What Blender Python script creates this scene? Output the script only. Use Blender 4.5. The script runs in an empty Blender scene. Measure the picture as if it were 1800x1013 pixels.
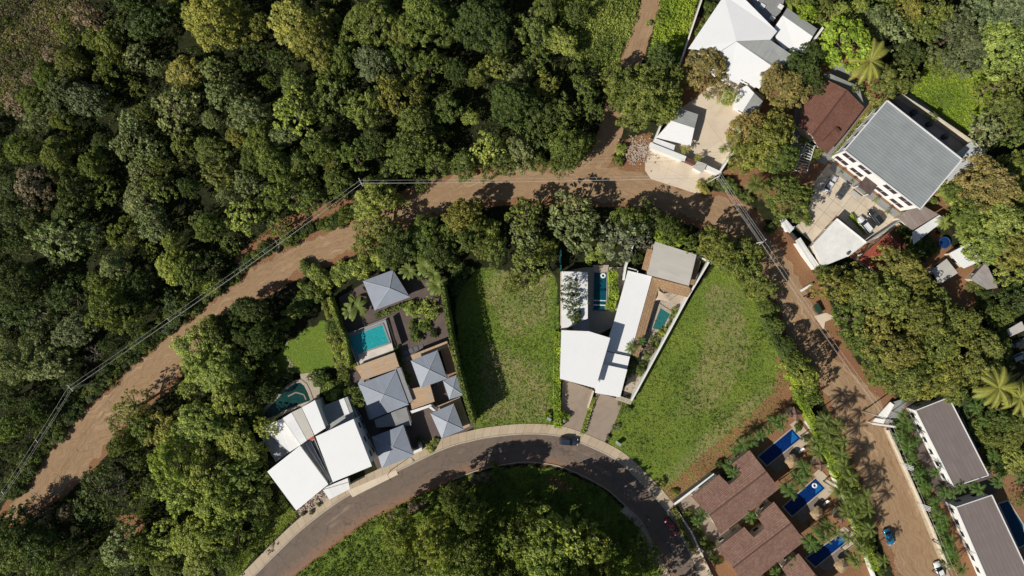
import bpy, math, random
import numpy as np
from mathutils import Vector, noise as mnoise
R = math.radians
scene = bpy.context.scene
# ------------------------------------------------------------------ camera, world, sun, exposure
CAM_H = 170.0            # drone altitude in metres
S = 0.15                 # metres per photo pixel on the ground
cam_data = bpy.data.cameras.new('camera')
cam = bpy.data.objects.new('camera', cam_data)
scene.collection.objects.link(cam)
cam.location = (0, 0, CAM_H)
cam_data.sensor_width = 36
cam_data.lens = 36 * CAM_H / (1800 * S)
cam_data.clip_end = 6000
scene.camera = cam
SUN_EL, SUN_DX, SUN_DY = 38.0, -0.82, -0.572        # the sun stands to the lower left of the picture
world = bpy.data.worlds.new('World'); scene.world = world; world.use_nodes = True
wn = world.node_tree; bg = wn.nodes['Background']
sky = wn.nodes.new('ShaderNodeTexSky'); sky.sky_type = 'NISHITA'; sky.sun_disc = False
sky.sun_elevation = R(SUN_EL); sky.sun_rotation = math.atan2(SUN_DX, SUN_DY)
wn.links.new(sky.outputs[0], bg.inputs[0]); bg.inputs[1].default_value = 0.052
sl = bpy.data.lights.new('sun', 'SUN'); sl.energy = 4.9; sl.angle = R(0.5); sl.color = (1, 0.95, 0.86)
so = bpy.data.objects.new('sun', sl); scene.collection.objects.link(so)
ce = math.cos(R(SUN_EL))
so.rotation_euler = Vector((SUN_DX * ce, SUN_DY * ce, math.sin(R(SUN_EL)))).to_track_quat('Z', 'Y').to_euler()
so.location = (-100, -75, 120)
vs = scene.view_settings
vs.view_transform = 'Standard'; vs.look = 'None'; vs.gamma = 1; vs.exposure = 0.06; vs.use_curve_mapping = False

rng = np.random.default_rng(7)
random.seed(7)
col = scene.collection
# ------------------------------------------------------------------ helpers
def P(px, py, h=0.0):
    k = S * (CAM_H - h) / CAM_H
    return np.array([(px - 900) * k, (506.5 - py) * k, h])
def P2(pts, h=0.0):
    return np.array([P(x, y, h)[:2] for x, y in pts])
ORG = {}
def setp(o, label=None, cat=None, group=None, kind=None):
    if label: o['label'] = label
    if cat: o['category'] = cat
    if group: o['group'] = group
    if kind: o['kind'] = kind
def thing(name, label, cat, loc=(0, 0, 0), group=None, rz=0.0):
    o = bpy.data.objects.new(name, None); col.objects.link(o)
    o.empty_display_size = 0.5
    o.location = loc; o.rotation_euler = (0, 0, rz)
    setp(o, label, cat, group); ORG[o] = np.array(loc, float)
    return o
def mesh_from(name, V, F, mats, uv=None, fmat=None, smooth=False, tone=None):
    V = np.asarray(V, np.float32); me = bpy.data.meshes.new(name)
    if isinstance(F, np.ndarray):
        nf, k = F.shape; ls = np.arange(nf, dtype=np.int32) * k; idx = F.astype(np.int32).ravel()
    else:
        nf = len(F); ls = np.cumsum([0] + [len(f) for f in F[:-1]]).astype(np.int32); idx = np.array([i for f in F for i in f], np.int32)
    me.vertices.add(len(V)); me.vertices.foreach_set('co', V.ravel())
    me.loops.add(len(idx)); me.loops.foreach_set('vertex_index', idx)
    me.polygons.add(nf); me.polygons.foreach_set('loop_start', ls)
    if not isinstance(mats, (list, tuple)): mats = [mats]
    for m in mats: me.materials.append(m)
    if fmat is not None: me.polygons.foreach_set('material_index', np.asarray(fmat, np.int32))
    if uv is not None:
        l = me.uv_layers.new(name='uv'); u = np.asarray(uv, np.float32)[idx]; l.data.foreach_set('uv', u.ravel())
    if tone is not None:
        a = me.attributes.new('tone', 'FLOAT', 'POINT'); a.data.foreach_set('value', np.asarray(tone, np.float32))
    me.update(calc_edges=True); me.validate()
    me.polygons.foreach_set('use_smooth', np.full(len(me.polygons), smooth))
    return me
def link(name, me, parent=None):
    o = bpy.data.objects.new(name, me); col.objects.link(o)
    if parent is not None: o.parent = parent
    return o
def obj(name, V, F, mat, parent=None, uv=None, smooth=False, fmat=None, tone=None):
    """one mesh object from world-space vertices, put under its parent"""
    V = np.asarray(V, float)
    if parent is not None:
        V = V - ORG[parent]
    o = link(name, mesh_from(name, V, F, mat, uv, fmat, smooth, tone), parent)
    ORG[o] = ORG[parent] if parent is not None else np.zeros(3)
    return o
def single(name, V, F, mat, label, cat, group=None, kind=None, **kw):
    """a thing that is one mesh: origin at its base"""
    V = np.asarray(V, float); base = np.array([V[:, 0].mean(), V[:, 1].mean(), V[:, 2].min()])
    o = link(name, mesh_from(name, V - base, F, mat, kw.get('uv'), kw.get('fmat'), kw.get('smooth', False), kw.get('tone')))
    o.location = base; setp(o, label, cat, group, kind); ORG[o] = base
    return o
class MB:
    def __init__(s): s.V = []; s.F = []
    def add(s, V, F):
        n = len(s.V); s.V += [tuple(v) for v in V]; s.F += [tuple(i + n for i in f) for f in F]
    def box(s, c, size, rz=0.0):
        x, y, z = [d / 2 for d in size]; ca, sa = math.cos(rz), math.sin(rz)
        vs_ = [(-x, -y, -z), (x, -y, -z), (x, y, -z), (-x, y, -z), (-x, -y, z), (x, -y, z), (x, y, z), (-x, y, z)]
        s.add([(c[0] + a * ca - b * sa, c[1] + a * sa + b * ca, c[2] + d) for a, b, d in vs_],
              [(0, 3, 2, 1), (4, 5, 6, 7), (0, 1, 5, 4), (1, 2, 6, 5), (2, 3, 7, 6), (3, 0, 4, 7)])
    def beam(s, a, b, w, h):
        a = np.array(a, float); b = np.array(b, float); d = b - a; L = np.linalg.norm(d)
        if L < 1e-6: return
        d /= L; up = np.array([0, 0, 1.0]) if abs(d[2]) < .95 else np.array([1.0, 0, 0])
        sd = np.cross(d, up); sd /= np.linalg.norm(sd); u2 = np.cross(sd, d)
        q = []
        for p in (a, b):
            for i, j in ((-1, -1), (1, -1), (1, 1), (-1, 1)): q.append(p + sd * i * w / 2 + u2 * j * h / 2)
        s.add(q, [(3, 2, 1, 0), (4, 5, 6, 7), (0, 1, 5, 4), (1, 2, 6, 5), (2, 3, 7, 6), (3, 0, 4, 7)])
    def tube(s, pts, rad, n=7, cap=True):
        pts = [np.array(p, float) for p in pts]
        if not hasattr(rad, '__len__'): rad = [rad] * len(pts)
        base = len(s.V)
        for i, p in enumerate(pts):
            d = pts[min(i + 1, len(pts) - 1)] - pts[max(i - 1, 0)]; d /= (np.linalg.norm(d) + 1e-9)
            up = np.array([0, 0, 1.0]) if abs(d[2]) < .9 else np.array([1.0, 0, 0])
            a = np.cross(d, up); a /= np.linalg.norm(a); b = np.cross(d, a)
            for k in range(n):
                t = 2 * math.pi * k / n; s.V.append(tuple(p + (a * math.cos(t) + b * math.sin(t)) * rad[i]))
        for i in range(len(pts) - 1):
            for k in range(n):
                k2 = (k + 1) % n; s.F.append((base + i * n + k, base + i * n + k2, base + (i + 1) * n + k2, base + (i + 1) * n + k))
        if cap:
            s.F.append(tuple(base + k for k in range(n))[::-1]); s.F.append(tuple(base + (len(pts) - 1) * n + k for k in range(n)))
    def lathe(s, prof, c, n=20):
        base = len(s.V)
        for r, z in prof:
            for k in range(n):
                t = 2 * math.pi * k / n; s.V.append((c[0] + r * math.cos(t), c[1] + r * math.sin(t), c[2] + z))
        for i in range(len(prof) - 1):
            for k in range(n):
                k2 = (k + 1) % n; s.F.append((base + i * n + k, base + i * n + k2, base + (i + 1) * n + k2, base + (i + 1) * n + k))
        s.F.append(tuple(base + k for k in range(n))[::-1]); s.F.append(tuple(base + (len(prof) - 1) * n + k for k in range(n)))
    def part(s, name, mat, parent, smooth=False): return obj(name, s.V, s.F, mat, parent, smooth=smooth)
    def local(s, name, mat, parent, smooth=False):
        o = link(name, mesh_from(name, s.V, s.F, mat, smooth=smooth), parent); return o
def area2(p):
    p = np.asarray(p)[:, :2]; x, y = p[:, 0], p[:, 1]
    return 0.5 * np.sum(x * np.roll(y, -1) - np.roll(x, -1) * y)
def inset(poly, d):
    """move every side of a polygon (N,2) inwards by d"""
    p = np.asarray(poly, float)[:, :2]
    if area2(p) < 0: p = p[::-1]
    n = len(p); out = []
    for i in range(n):
        a, b, c = p[i - 1], p[i], p[(i + 1) % n]
        e1 = (b - a) / np.linalg.norm(b - a); e2 = (c - b) / np.linalg.norm(c - b)
        n1 = np.array([-e1[1], e1[0]]); n2 = np.array([-e2[1], e2[0]])
        m = n1 + n2; m /= max(np.linalg.norm(m), 1e-6); k = d / max(np.dot(m, n1), 0.35)
        out.append(b + m * k)
    return np.array(out)
def uvs(V, a=0):
    V = np.asarray(V); e = V[(a + 1) % len(V)][:2] - V[a][:2]; e = e / (np.linalg.norm(e) + 1e-9)
    return e
def prism_geo(poly, z0, z1, edge=0):
    """poly (N,2) or (N,3 with own z) -> V, F, uv; uv in metres, u along the chosen side"""
    p = np.asarray(poly, float)
    if area2(p) < 0: p = p[::-1]; edge = (len(p) - 2 - edge) % len(p)
    top = np.array([(q[0], q[1], q[2] if len(q) > 2 else z1) for q in p])
    if z0 is None: bot = top - np.array([0, 0, z1])
    else: bot = top.copy(); bot[:, 2] = z0
    n = len(p); V = np.vstack([bot, top]); F = [tuple(range(n))[::-1], tuple(range(n, 2 * n))]
    for i in range(n):
        j = (i + 1) % n; F.append((i, j, n + j, n + i))
    e = uvs(top, edge); u = V[:, :2] @ e; v = V[:, :2] @ np.array([-e[1], e[0]]) + V[:, 2]
    return V, F, np.stack([u, v], 1)
def slab(name, pts, thick, mat, parent, edge=0):
    """roof plane from photo corners (px, py, height), thickness downwards"""
    V3 = np.array([P(*q) for q in pts]); V, F, uv = prism_geo(V3, None, thick, edge)
    return obj(name, V, F, mat, parent, uv=uv)
def prism(name, poly, z0, z1, mat, parent=None, edge=0):
    V, F, uv = prism_geo(poly, z0, z1, edge)
    return obj(name, V, F, mat, parent, uv=uv)
def smooth_path(pts, step=1.0):
    pts = np.array(pts, float); n = len(pts); out = []
    for i in range(n - 1):
        p0 = pts[max(i - 1, 0)]; p1 = pts[i]; p2 = pts[i + 1]; p3 = pts[min(i + 2, n - 1)]
        k = max(2, int(np.linalg.norm(p2 - p1) / step))
        for t in np.linspace(0, 1, k, endpoint=False):
            out.append(0.5 * ((2 * p1) + (-p0 + p2) * t + (2 * p0 - 5 * p1 + 4 * p2 - p3) * t * t + (-p0 + 3 * p1 - 3 * p2 + p3) * t ** 3))
    out.append(pts[-1]); return np.array(out)
def resample(path, n):
    d = np.r_[0, np.cumsum(np.linalg.norm(np.diff(path, axis=0), axis=1))]; t = np.linspace(0, d[-1], n)
    return np.stack([np.interp(t, d, path[:, k]) for k in range(path.shape[1])], 1)
def nz(x, y, s=1.0, o=0.0): return mnoise.noise(Vector((x * s + o, y * s - o, o * 1.7)))
def ribbon_geo(L, Rr, z, thick=0.0, n=None, jag=0.0, across=4):
    L = smooth_path(L); Rr = smooth_path(Rr); n = n or max(len(L), len(Rr)); L = resample(L, n); Rr = resample(Rr, n)
    if jag:
        for A, B in ((L, Rr), (Rr, L)):
            for i in range(n):
                d = A[i] - B[i]; d = d / np.linalg.norm(d); A[i] += d * jag * (nz(A[i][0], A[i][1], .35) + .6 * nz(A[i][0], A[i][1], 1.3, 5))
    V, uv, F = [], [], []
    mid = (L + Rr) / 2; dist = np.r_[0, np.cumsum(np.linalg.norm(np.diff(mid, axis=0), axis=1))]
    m = across + 1
    for i in range(n):
        w = np.linalg.norm(L[i] - Rr[i])
        for k in range(m):
            t = k / across; q = L[i] * (1 - t) + Rr[i] * t; V.append((q[0], q[1], z)); uv.append((t * w, dist[i]))
    for i in range(n - 1):
        for k in range(across):
            a = i * m + k; F.append((a, a + 1, a + m + 1, a + m))
    V = np.array(V); uv = np.array(uv)
    # make faces look up
    f = F[0]; c = np.cross(V[f[1]] - V[f[0]], V[f[2]] - V[f[0]])
    if c[2] < 0: F = [q[::-1] for q in F]
    if thick:
        N = len(V); B = V.copy(); B[:, 2] -= thick; V = np.vstack([V, B]); uv = np.vstack([uv, uv])
        for i in range(n - 1):
            a, b = i * m, (i + 1) * m
            F.append((a, b, b + N, a + N)); a += across; b += across; F.append((b, a, a + N, b + N))
        F.append((0, N, N + across, across)); e = (n - 1) * m; F.append((e, e + across, e + across + N, e + N))
    return V, F, uv
def inpoly(X, Y, poly):
    p = np.asarray(poly, float); c = np.zeros(X.shape, bool); n = len(p); j = n - 1
    for i in range(n):
        xi, yi = p[i][:2]; xj, yj = p[j][:2]
        if yi != yj:
            c ^= ((yi > Y) != (yj > Y)) & (X < (xj - xi) * (Y - yi) / (yj - yi) + xi)
        j = i
    return c
# ------------------------------------------------------------------ materials
def newmat(name):
    m = bpy.data.materials.new(name); m.use_nodes = True; nt = m.node_tree; b = nt.nodes['Principled BSDF']; return m, nt, b
def N(nt, t, **kw):
    n = nt.nodes.new(t)
    for k, v in kw.items():
        if k in n.inputs: n.inputs[k].default_value = v
        else: setattr(n, k, v)
    return n
def ramp(nt, fac, stops):
    r = nt.nodes.new('ShaderNodeValToRGB'); cr = r.color_ramp
    while len(cr.elements) < len(stops): cr.elements.new(0.5)
    for e, (p, c) in zip(cr.elements, stops): e.position = p; e.color = (*c, 1) if len(c) == 3 else c
    nt.links.new(fac, r.inputs[0]); return r.outputs[0]
def mixc(nt, f, a, b, mode='MIX'):
    n = nt.nodes.new('ShaderNodeMix'); n.data_type = 'RGBA'; n.blend_type = mode
    for s, v in ((n.inputs[0], f), (n.inputs[6], a), (n.inputs[7], b)):
        if hasattr(v, 'node'): nt.links.new(v, s)
        elif isinstance(v, (int, float)): s.default_value = v
        else: s.default_value = (*v, 1) if len(v) == 3 else v
    return n.outputs[2]
def math_(nt, op, a, b=0.0, clamp=False):
    n = nt.nodes.new('ShaderNodeMath'); n.operation = op; n.use_clamp = clamp
    for s, v in ((n.inputs[0], a), (n.inputs[1], b)):
        if hasattr(v, 'node'): nt.links.new(v, s)
        else: s.default_value = v
    return n.outputs[0]
def noise_(nt, vec, scale, detail=4, rough=0.55, dist=0.0):
    n = nt.nodes.new('ShaderNodeTexNoise'); n.inputs['Scale'].default_value = scale; n.inputs['Detail'].default_value = detail
    n.inputs['Roughness'].default_value = rough; n.inputs['Distortion'].default_value = dist
    if vec is not None: nt.links.new(vec, n.inputs['Vector'])
    return n.outputs[0]
def pos_(nt): return nt.nodes.new('ShaderNodeNewGeometry').outputs['Position']
def bump_(nt, b, h, strength=0.3, dist=0.05):
    n = nt.nodes.new('ShaderNodeBump'); n.inputs['Strength'].default_value = strength; n.inputs['Distance'].default_value = dist
    nt.links.new(h, n.inputs['Height']); nt.links.new(n.outputs[0], b.inputs['Normal'])
MATS = {}
def plain(name, c, rough=0.6, metal=0.0, var=0.18, scale=0.6, bump=0.0, spec=0.3):
    """a colour with soft wear and dirt"""
    if name in MATS: return MATS[name]
    m, nt, b = newmat(name); p = pos_(nt)
    n1 = noise_(nt, p, scale, 5, 0.6); n2 = noise_(nt, p, scale * 9, 3, 0.6)
    f = math_(nt, 'ADD', math_(nt, 'MULTIPLY', n1, .7), math_(nt, 'MULTIPLY', n2, .3))
    lo = [max(0, x * (1 - var * 1.6)) for x in c]; hi = [min(.9, x * (1 + var)) for x in c]
    nt.links.new(ramp(nt, f, [(0.25, lo), (0.75, hi)]), b.inputs['Base Color'])
    b.inputs['Roughness'].default_value = rough; b.inputs['Metallic'].default_value = metal; b.inputs['Specular IOR Level'].default_value = spec
    if bump: bump_(nt, b, n2, bump, 0.04)
    MATS[name] = m; return m
def seam_roof(name, c, pitch=0.45, axis=0, dirt=0.2, dirtc=(0.25, 0.22, 0.18), rough=0.45, line=0.12, metal=0.0, bump=0.5, sheets=True):
    """standing-seam or corrugated sheet: ribs every `pitch` metres along uv axis, streaky dirt"""
    if name in MATS: return MATS[name]
    m, nt, b = newmat(name); uv = N(nt, 'ShaderNodeUVMap'); uv.uv_map = 'uv'
    sx = nt.nodes.new('ShaderNodeSeparateXYZ'); nt.links.new(uv.outputs[0], sx.inputs[0])
    u = sx.outputs[axis]; v = sx.outputs[1 - axis]
    ph = math_(nt, 'FRACT', math_(nt, 'DIVIDE', u, pitch)); tri = math_(nt, 'ABSOLUTE', math_(nt, 'SUBTRACT', ph, 0.5))
    rib = math_(nt, 'GREATER_THAN', tri, 0.38)
    cm = nt.nodes.new('ShaderNodeCombineXYZ'); nt.links.new(math_(nt, 'MULTIPLY', u, 2.0), cm.inputs[0]); nt.links.new(math_(nt, 'MULTIPLY', v, .25), cm.inputs[1])
    st = noise_(nt, cm.outputs[0], 1.0, 5, .65); bl = noise_(nt, uv.outputs[0], 0.25, 5, .6)
    f = math_(nt, 'MULTIPLY', st, bl)
    base = mixc(nt, math_(nt, 'MULTIPLY', ramp(nt, f, [(0.18, (0, 0, 0)), (0.45, (1, 1, 1))]), dirt), c, dirtc)
    if sheets:   # sheets of slightly different weathering, with a lap line
        cs = nt.nodes.new('ShaderNodeCombineXYZ')
        nt.links.new(math_(nt, 'FLOOR', math_(nt, 'DIVIDE', u, pitch * 2)), cs.inputs[0]); nt.links.new(math_(nt, 'FLOOR', math_(nt, 'DIVIDE', v, 5.7)), cs.inputs[1])
        wn_ = nt.nodes.new('ShaderNodeTexWhiteNoise'); nt.links.new(cs.outputs[0], wn_.inputs['Vector'])
        k = math_(nt, 'ADD', math_(nt, 'MULTIPLY', wn_.outputs['Value'], 0.09), 0.93)
        cc = nt.nodes.new('ShaderNodeCombineColor')
        for i in range(3): nt.links.new(k, cc.inputs[i])
        base = mixc(nt, 1.0, base, cc.outputs[0], 'MULTIPLY')
    base = mixc(nt, math_(nt, 'MULTIPLY', rib, line), base, [x * .55 for x in c])
    nt.links.new(base, b.inputs['Base Color']); b.inputs['Roughness'].default_value = rough; b.inputs['Metallic'].default_value = metal
    b.inputs['Specular IOR Level'].default_value = 0.3
    bump_(nt, b, tri, bump, 0.04); MATS[name] = m; return m
def tile_roof(name, c, c2, c3, pu=0.34, pv=0.42):
    """clay tiles: barrels down the slope, courses across"""
    if name in MATS: return MATS[name]
    m, nt, b = newmat(name); uv = N(nt, 'ShaderNodeUVMap'); uv.uv_map = 'uv'
    sx = nt.nodes.new('ShaderNodeSeparateXYZ'); nt.links.new(uv.outputs[0], sx.inputs[0])
    fu = math_(nt, 'FRACT', math_(nt, 'DIVIDE', sx.outputs[0], pu)); fv = math_(nt, 'FRACT', math_(nt, 'DIVIDE', sx.outputs[1], pv))
    tri = math_(nt, 'SUBTRACT', 1.0, math_(nt, 'MULTIPLY', math_(nt, 'ABSOLUTE', math_(nt, 'SUBTRACT', fu, 0.5)), 2.0))
    hgt = math_(nt, 'ADD', tri, math_(nt, 'MULTIPLY', fv, .6))
    cs = nt.nodes.new('ShaderNodeCombineXYZ')
    nt.links.new(math_(nt, 'FLOOR', math_(nt, 'DIVIDE', sx.outputs[0], pu)), cs.inputs[0]); nt.links.new(math_(nt, 'FLOOR', math_(nt, 'DIVIDE', sx.outputs[1], pv)), cs.inputs[1])
    w = nt.nodes.new('ShaderNodeTexWhiteNoise'); nt.links.new(cs.outputs[0], w.inputs['Vector'])
    big = noise_(nt, uv.outputs[0], 0.35, 5, .65)
    f = math_(nt, 'ADD', math_(nt, 'ADD', math_(nt, 'MULTIPLY', w.outputs['Value'], .22), .12), math_(nt, 'MULTIPLY', big, .55))
    base = ramp(nt, f, [(0.25, c2), (0.5, c), (0.85, c3)])
    groove = math_(nt, 'MULTIPLY', math_(nt, 'LESS_THAN', tri, 0.3), .55)
    base = mixc(nt, groove, base, [x * .45 for x in c2])
    course = math_(nt, 'MULTIPLY', math_(nt, 'LESS_THAN', fv, 0.2), .5)
    base = mixc(nt, course, base, [x * .5 for x in c2])
    nt.links.new(base, b.inputs['Base Color']); b.inputs['Roughness'].default_value = 0.85; b.inputs['Specular IOR Level'].default_value = 0.2
    bump_(nt, b, hgt, .8, .06); MATS[name] = m; return m
def plank(name, c, c2, w=0.16, grey=(0.30, 0.27, 0.24)):
    if name in MATS: return MATS[name]
    m, nt, b = newmat(name); uv = N(nt, 'ShaderNodeUVMap'); uv.uv_map = 'uv'
    sx = nt.nodes.new('ShaderNodeSeparateXYZ'); nt.links.new(uv.outputs[0], sx.inputs[0])
    q = math_(nt, 'DIVIDE', sx.outputs[0], w); cs = nt.nodes.new('ShaderNodeCombineXYZ')
    nt.links.new(math_(nt, 'FLOOR', q), cs.inputs[0]); nt.links.new(math_(nt, 'FLOOR', math_(nt, 'DIVIDE', sx.outputs[1], 3.1)), cs.inputs[1])
    wv = nt.nodes.new('ShaderNodeTexWhiteNoise'); nt.links.new(cs.outputs[0], wv.inputs['Vector'])
    base = mixc(nt, wv.outputs['Value'], c, c2)
    base = mixc(nt, ramp(nt, noise_(nt, uv.outputs[0], .5, 4), [(.4, (0, 0, 0)), (.7, (1, 1, 1))]), base, grey)
    gap = math_(nt, 'LESS_THAN', math_(nt, 'FRACT', q), .12)
    nt.links.new(mixc(nt, math_(nt, 'MULTIPLY', gap, .6), base, (.03, .02, .015)), b.inputs['Base Color'])
    b.inputs['Roughness'].default_value = .75; MATS[name] = m; return m
def slabs_mat(name, c, c2, w, l, joint=0.04, stain=(0.25, 0.2, 0.15), st=0.35):
    """cast concrete in bays of w x l metres with joints and tyre dirt"""
    if name in MATS: return MATS[name]
    m, nt, b = newmat(name); uv = N(nt, 'ShaderNodeUVMap'); uv.uv_map = 'uv'
    sx = nt.nodes.new('ShaderNodeSeparateXYZ'); nt.links.new(uv.outputs[0], sx.inputs[0])
    a = math_(nt, 'DIVIDE', sx.outputs[0], w); d = math_(nt, 'DIVIDE', sx.outputs[1], l); cs = nt.nodes.new('ShaderNodeCombineXYZ')
    nt.links.new(math_(nt, 'FLOOR', a), cs.inputs[0]); nt.links.new(math_(nt, 'FLOOR', d), cs.inputs[1])
    wv = nt.nodes.new('ShaderNodeTexWhiteNoise'); nt.links.new(cs.outputs[0], wv.inputs['Vector'])
    base = mixc(nt, wv.outputs['Value'], c, c2)
    base = mixc(nt, math_(nt, 'MULTIPLY', ramp(nt, noise_(nt, uv.outputs[0], .3, 6, .65, .5), [(.45, (0, 0, 0)), (.7, (1, 1, 1))]), st), base, stain)
    base = mixc(nt, .22, base, ramp(nt, noise_(nt, uv.outputs[0], 5, 4), [(.3, [x * .5 for x in c]), (.7, c)]))
    j = math_(nt, 'MAXIMUM', math_(nt, 'LESS_THAN', math_(nt, 'FRACT', a), joint / w * 2), math_(nt, 'LESS_THAN', math_(nt, 'FRACT', d), joint / l * 2))
    nt.links.new(mixc(nt, math_(nt, 'MULTIPLY', j, .6), base, (.12, .1, .08)), b.inputs['Base Color'])
    b.inputs['Roughness'].default_value = .85; b.inputs['Specular IOR Level'].default_value = .2; MATS[name] = m; return m
def water_mat(name, c, c2, scale=2.0):
    if name in MATS: return MATS[name]
    m, nt, b = newmat(name); p = pos_(nt)
    n = noise_(nt, p, scale * .8, 5, .6, 2.5); nt.links.new(ramp(nt, n, [(.38, c), (.6, c2), (.7, [min(1, v * 1.5 + .01) for v in c2])]), b.inputs['Base Color'])
    b.inputs['Roughness'].default_value = .04; b.inputs['IOR'].default_value = 1.33; bump_(nt, b, noise_(nt, p, 1.6, 3), .25, .05)
    MATS[name] = m; return m
def leaf_mat(attr=None):
    m, nt, b = newmat('leaves')
    nt.nodes.remove(b); out = nt.nodes['Material Output']
    oi = nt.nodes.new('ShaderNodeObjectInfo'); g = nt.nodes.new('ShaderNodeNewGeometry'); at = nt.nodes.new('ShaderNodeAttribute'); at.attribute_name = 'tone'
    k = math_(nt, 'ADD', math_(nt, 'MULTIPLY', g.outputs['Random Per Island'], .55), math_(nt, 'MULTIPLY', at.outputs['Fac'], .75))
    k = math_(nt, 'ADD', k, .38)
    csrc = oi.outputs['Color']
    if attr: ca = nt.nodes.new('ShaderNodeAttribute'); ca.attribute_name = attr; csrc = ca.outputs['Color']
    hs = nt.nodes.new('ShaderNodeHueSaturation'); nt.links.new(csrc, hs.inputs['Color']); nt.links.new(k, hs.inputs['Value'])
    nt.links.new(math_(nt, 'ADD', .510, math_(nt, 'MULTIPLY', at.outputs['Fac'], -.028)), hs.inputs['Hue'])
    nt.links.new(math_(nt, 'ADD', .86, math_(nt, 'MULTIPLY', g.outputs['Random Per Island'], .2)), hs.inputs['Saturation'])
    d = nt.nodes.new('ShaderNodeBsdfDiffuse'); t = nt.nodes.new('ShaderNodeBsdfTranslucent'); gl = nt.nodes.new('ShaderNodeBsdfGlossy')
    gl.inputs['Roughness'].default_value = .45; gl.inputs['Color'].default_value = (1, 1, 1, 1)
    nt.links.new(hs.outputs[0], d.inputs[0]); nt.links.new(mixc(nt, 1.0, hs.outputs[0], (1.15, 1.2, .55), 'MULTIPLY'), t.inputs[0])
    m1 = nt.nodes.new('ShaderNodeMixShader'); m1.inputs[0].default_value = .34; nt.links.new(d.outputs[0], m1.inputs[1]); nt.links.new(t.outputs[0], m1.inputs[2])
    m2 = nt.nodes.new('ShaderNodeMixShader'); m2.inputs[0].default_value = .012; nt.links.new(m1.outputs[0], m2.inputs[1]); nt.links.new(gl.outputs[0], m2.inputs[2])
    nt.links.new(m2.outputs[0], out.inputs[0]); return m
LEAF = leaf_mat()
BARK = plain('bark', (.16, .12, .09), .9, var=.4, scale=2, bump=.4)
PALEBARK = plain('pale_bark', (.28, .23, .19), .9, var=.3, scale=2)
WHITEWALL = plain('white_render', (.74, .73, .70), .8, var=.07, scale=.4)
CREAM = plain('cream_render', (.62, .54, .42), .85, var=.15, scale=.5)
GREYWALL = plain('grey_render', (.30, .31, .32), .85, var=.15, scale=.5)
STONEWALL = plain('stone_wall', (.42, .36, .28), .9, var=.35, scale=2, bump=.4)
DARKGLASS, _nt, _b = newmat('window_glass'); _b.inputs['Base Color'].default_value = (.02, .025, .03, 1); _b.inputs['Roughness'].default_value = .06
_n = noise_(_nt, pos_(_nt), .8, 3); _nt.links.new(ramp(_nt, _n, [(.3, (.012, .016, .02)), (.7, (.035, .04, .05))]), _b.inputs['Base Color'])
FRAME = plain('frame_white', (.7, .7, .7), .5, var=.05)
DARKFRAME = plain('frame_dark', (.06, .04, .035), .5, var=.2)
WHITEROOF = seam_roof('white_metal_roof', (.80, .80, .80), .42, 0, .10, (.50, .49, .46), .5, .20, sheets=False)
WHITEROOF2 = seam_roof('white_membrane', (.76, .76, .76), 1.2, 0, .20, (.42, .40, .37), .6, .07, bump=.15)
GREYCORR = seam_roof('grey_corrugated', (.36, .37, .36), .40, 0, .55, (.20, .20, .19), .5, .40, sheets=True)
BLUEROOF = seam_roof('blue_grey_roof', (.275, .305, .36), .42, 0, .35, (.18, .19, .22), .42, .30, metal=0)
GREYROOF = seam_roof('grey_metal_roof', (.30, .325, .33), .75, 1, .55, (.18, .19, .185), .45, .5, metal=0)
STONEROOF = seam_roof('stone_grey_roof', (.50, .475, .43), .45, 1, .35, (.38, .35, .31), .6, .12)
BROWNTILE = tile_roof('brown_clay_tile', (.27, .155, .115), (.17, .095, .075), (.40, .27, .21))
DARKTILE = tile_roof('dark_red_tile', (.22, .105, .075), (.15, .07, .05), (.30, .16, .12), .3, .36)
REDTILE = tile_roof('red_clay_tile', (.36, .09, .055), (.24, .055, .04), (.44, .17, .11), .4, .5)
TANTILE = tile_roof('tan_clay_tile', (.42, .27, .15), (.30, .18, .10), (.52, .36, .22), .35, .5)
WOOD = plank('deck_wood', (.42, .27, .15), (.52, .35, .21), .3, (.42, .33, .24))
REDWOOD = plank('red_deck_wood', (.33, .15, .09), (.40, .21, .14), .3, (.28, .18, .14))
BROWNFLAT = seam_roof('brown_grey_flat_roof', (.185, .15, .14), 1.0, 1, .5, (.25, .22, .21), .85, .2, bump=.2)
# ------------------------------------------------------------------ roads (photo pixels on the ground)
DIRT_N = [(-70,1000),(0,915),(36,865),(60,835),(90,795),(118,752),(150,722),(190,690),(225,655),(262,618),(300,588),(340,560),(375,528),(400,508),(440,478),(475,456),(520,432),(560,416),(600,398),(650,380),(700,350),(760,325),(830,308),(900,299),(960,294),(1040,292),(1110,300),(1170,322),(1230,342),(1285,352),(1322,378),(1352,418),(1392,470),(1424,540),(1455,610),(1497,655),(1545,700),(1553,752),(1588,830),(1618,900),(1648,975),(1690,1075)]
DIRT_S = [(-50,1010),(40,905),(105,868),(160,815),(205,765),(262,700),(300,672),(345,615),(398,565),(440,530),(505,488),(560,465),(618,440),(665,418),(712,392),(770,372),(830,356),(900,350),(960,350),(1040,352),(1110,358),(1170,372),(1225,388),(1262,402),(1300,430),(1345,478),(1372,540),(1392,590),(1418,640),(1452,690),(1480,750),(1510,830),(1540,905),(1568,975),(1610,1075)]
BR_W = [(1150,-60),(1122,20),(1104,70),(1088,110),(1068,170),(1052,230),(1030,275),(1000,300)]
BR_E = [(1188,-60),(1160,10),(1142,70),(1124,120),(1108,180),(1092,240),(1078,275),(1062,305)]
ASPH_O = [(395,1065),(448,1013),(495,966),(544,921),(613,872),(696,831),(779,791),(830,776),(867,769),(924,764),(978,767),(1016,778),(1078,807),(1120,843),(1169,897),(1200,950),(1228,1010),(1250,1075)]
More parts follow.
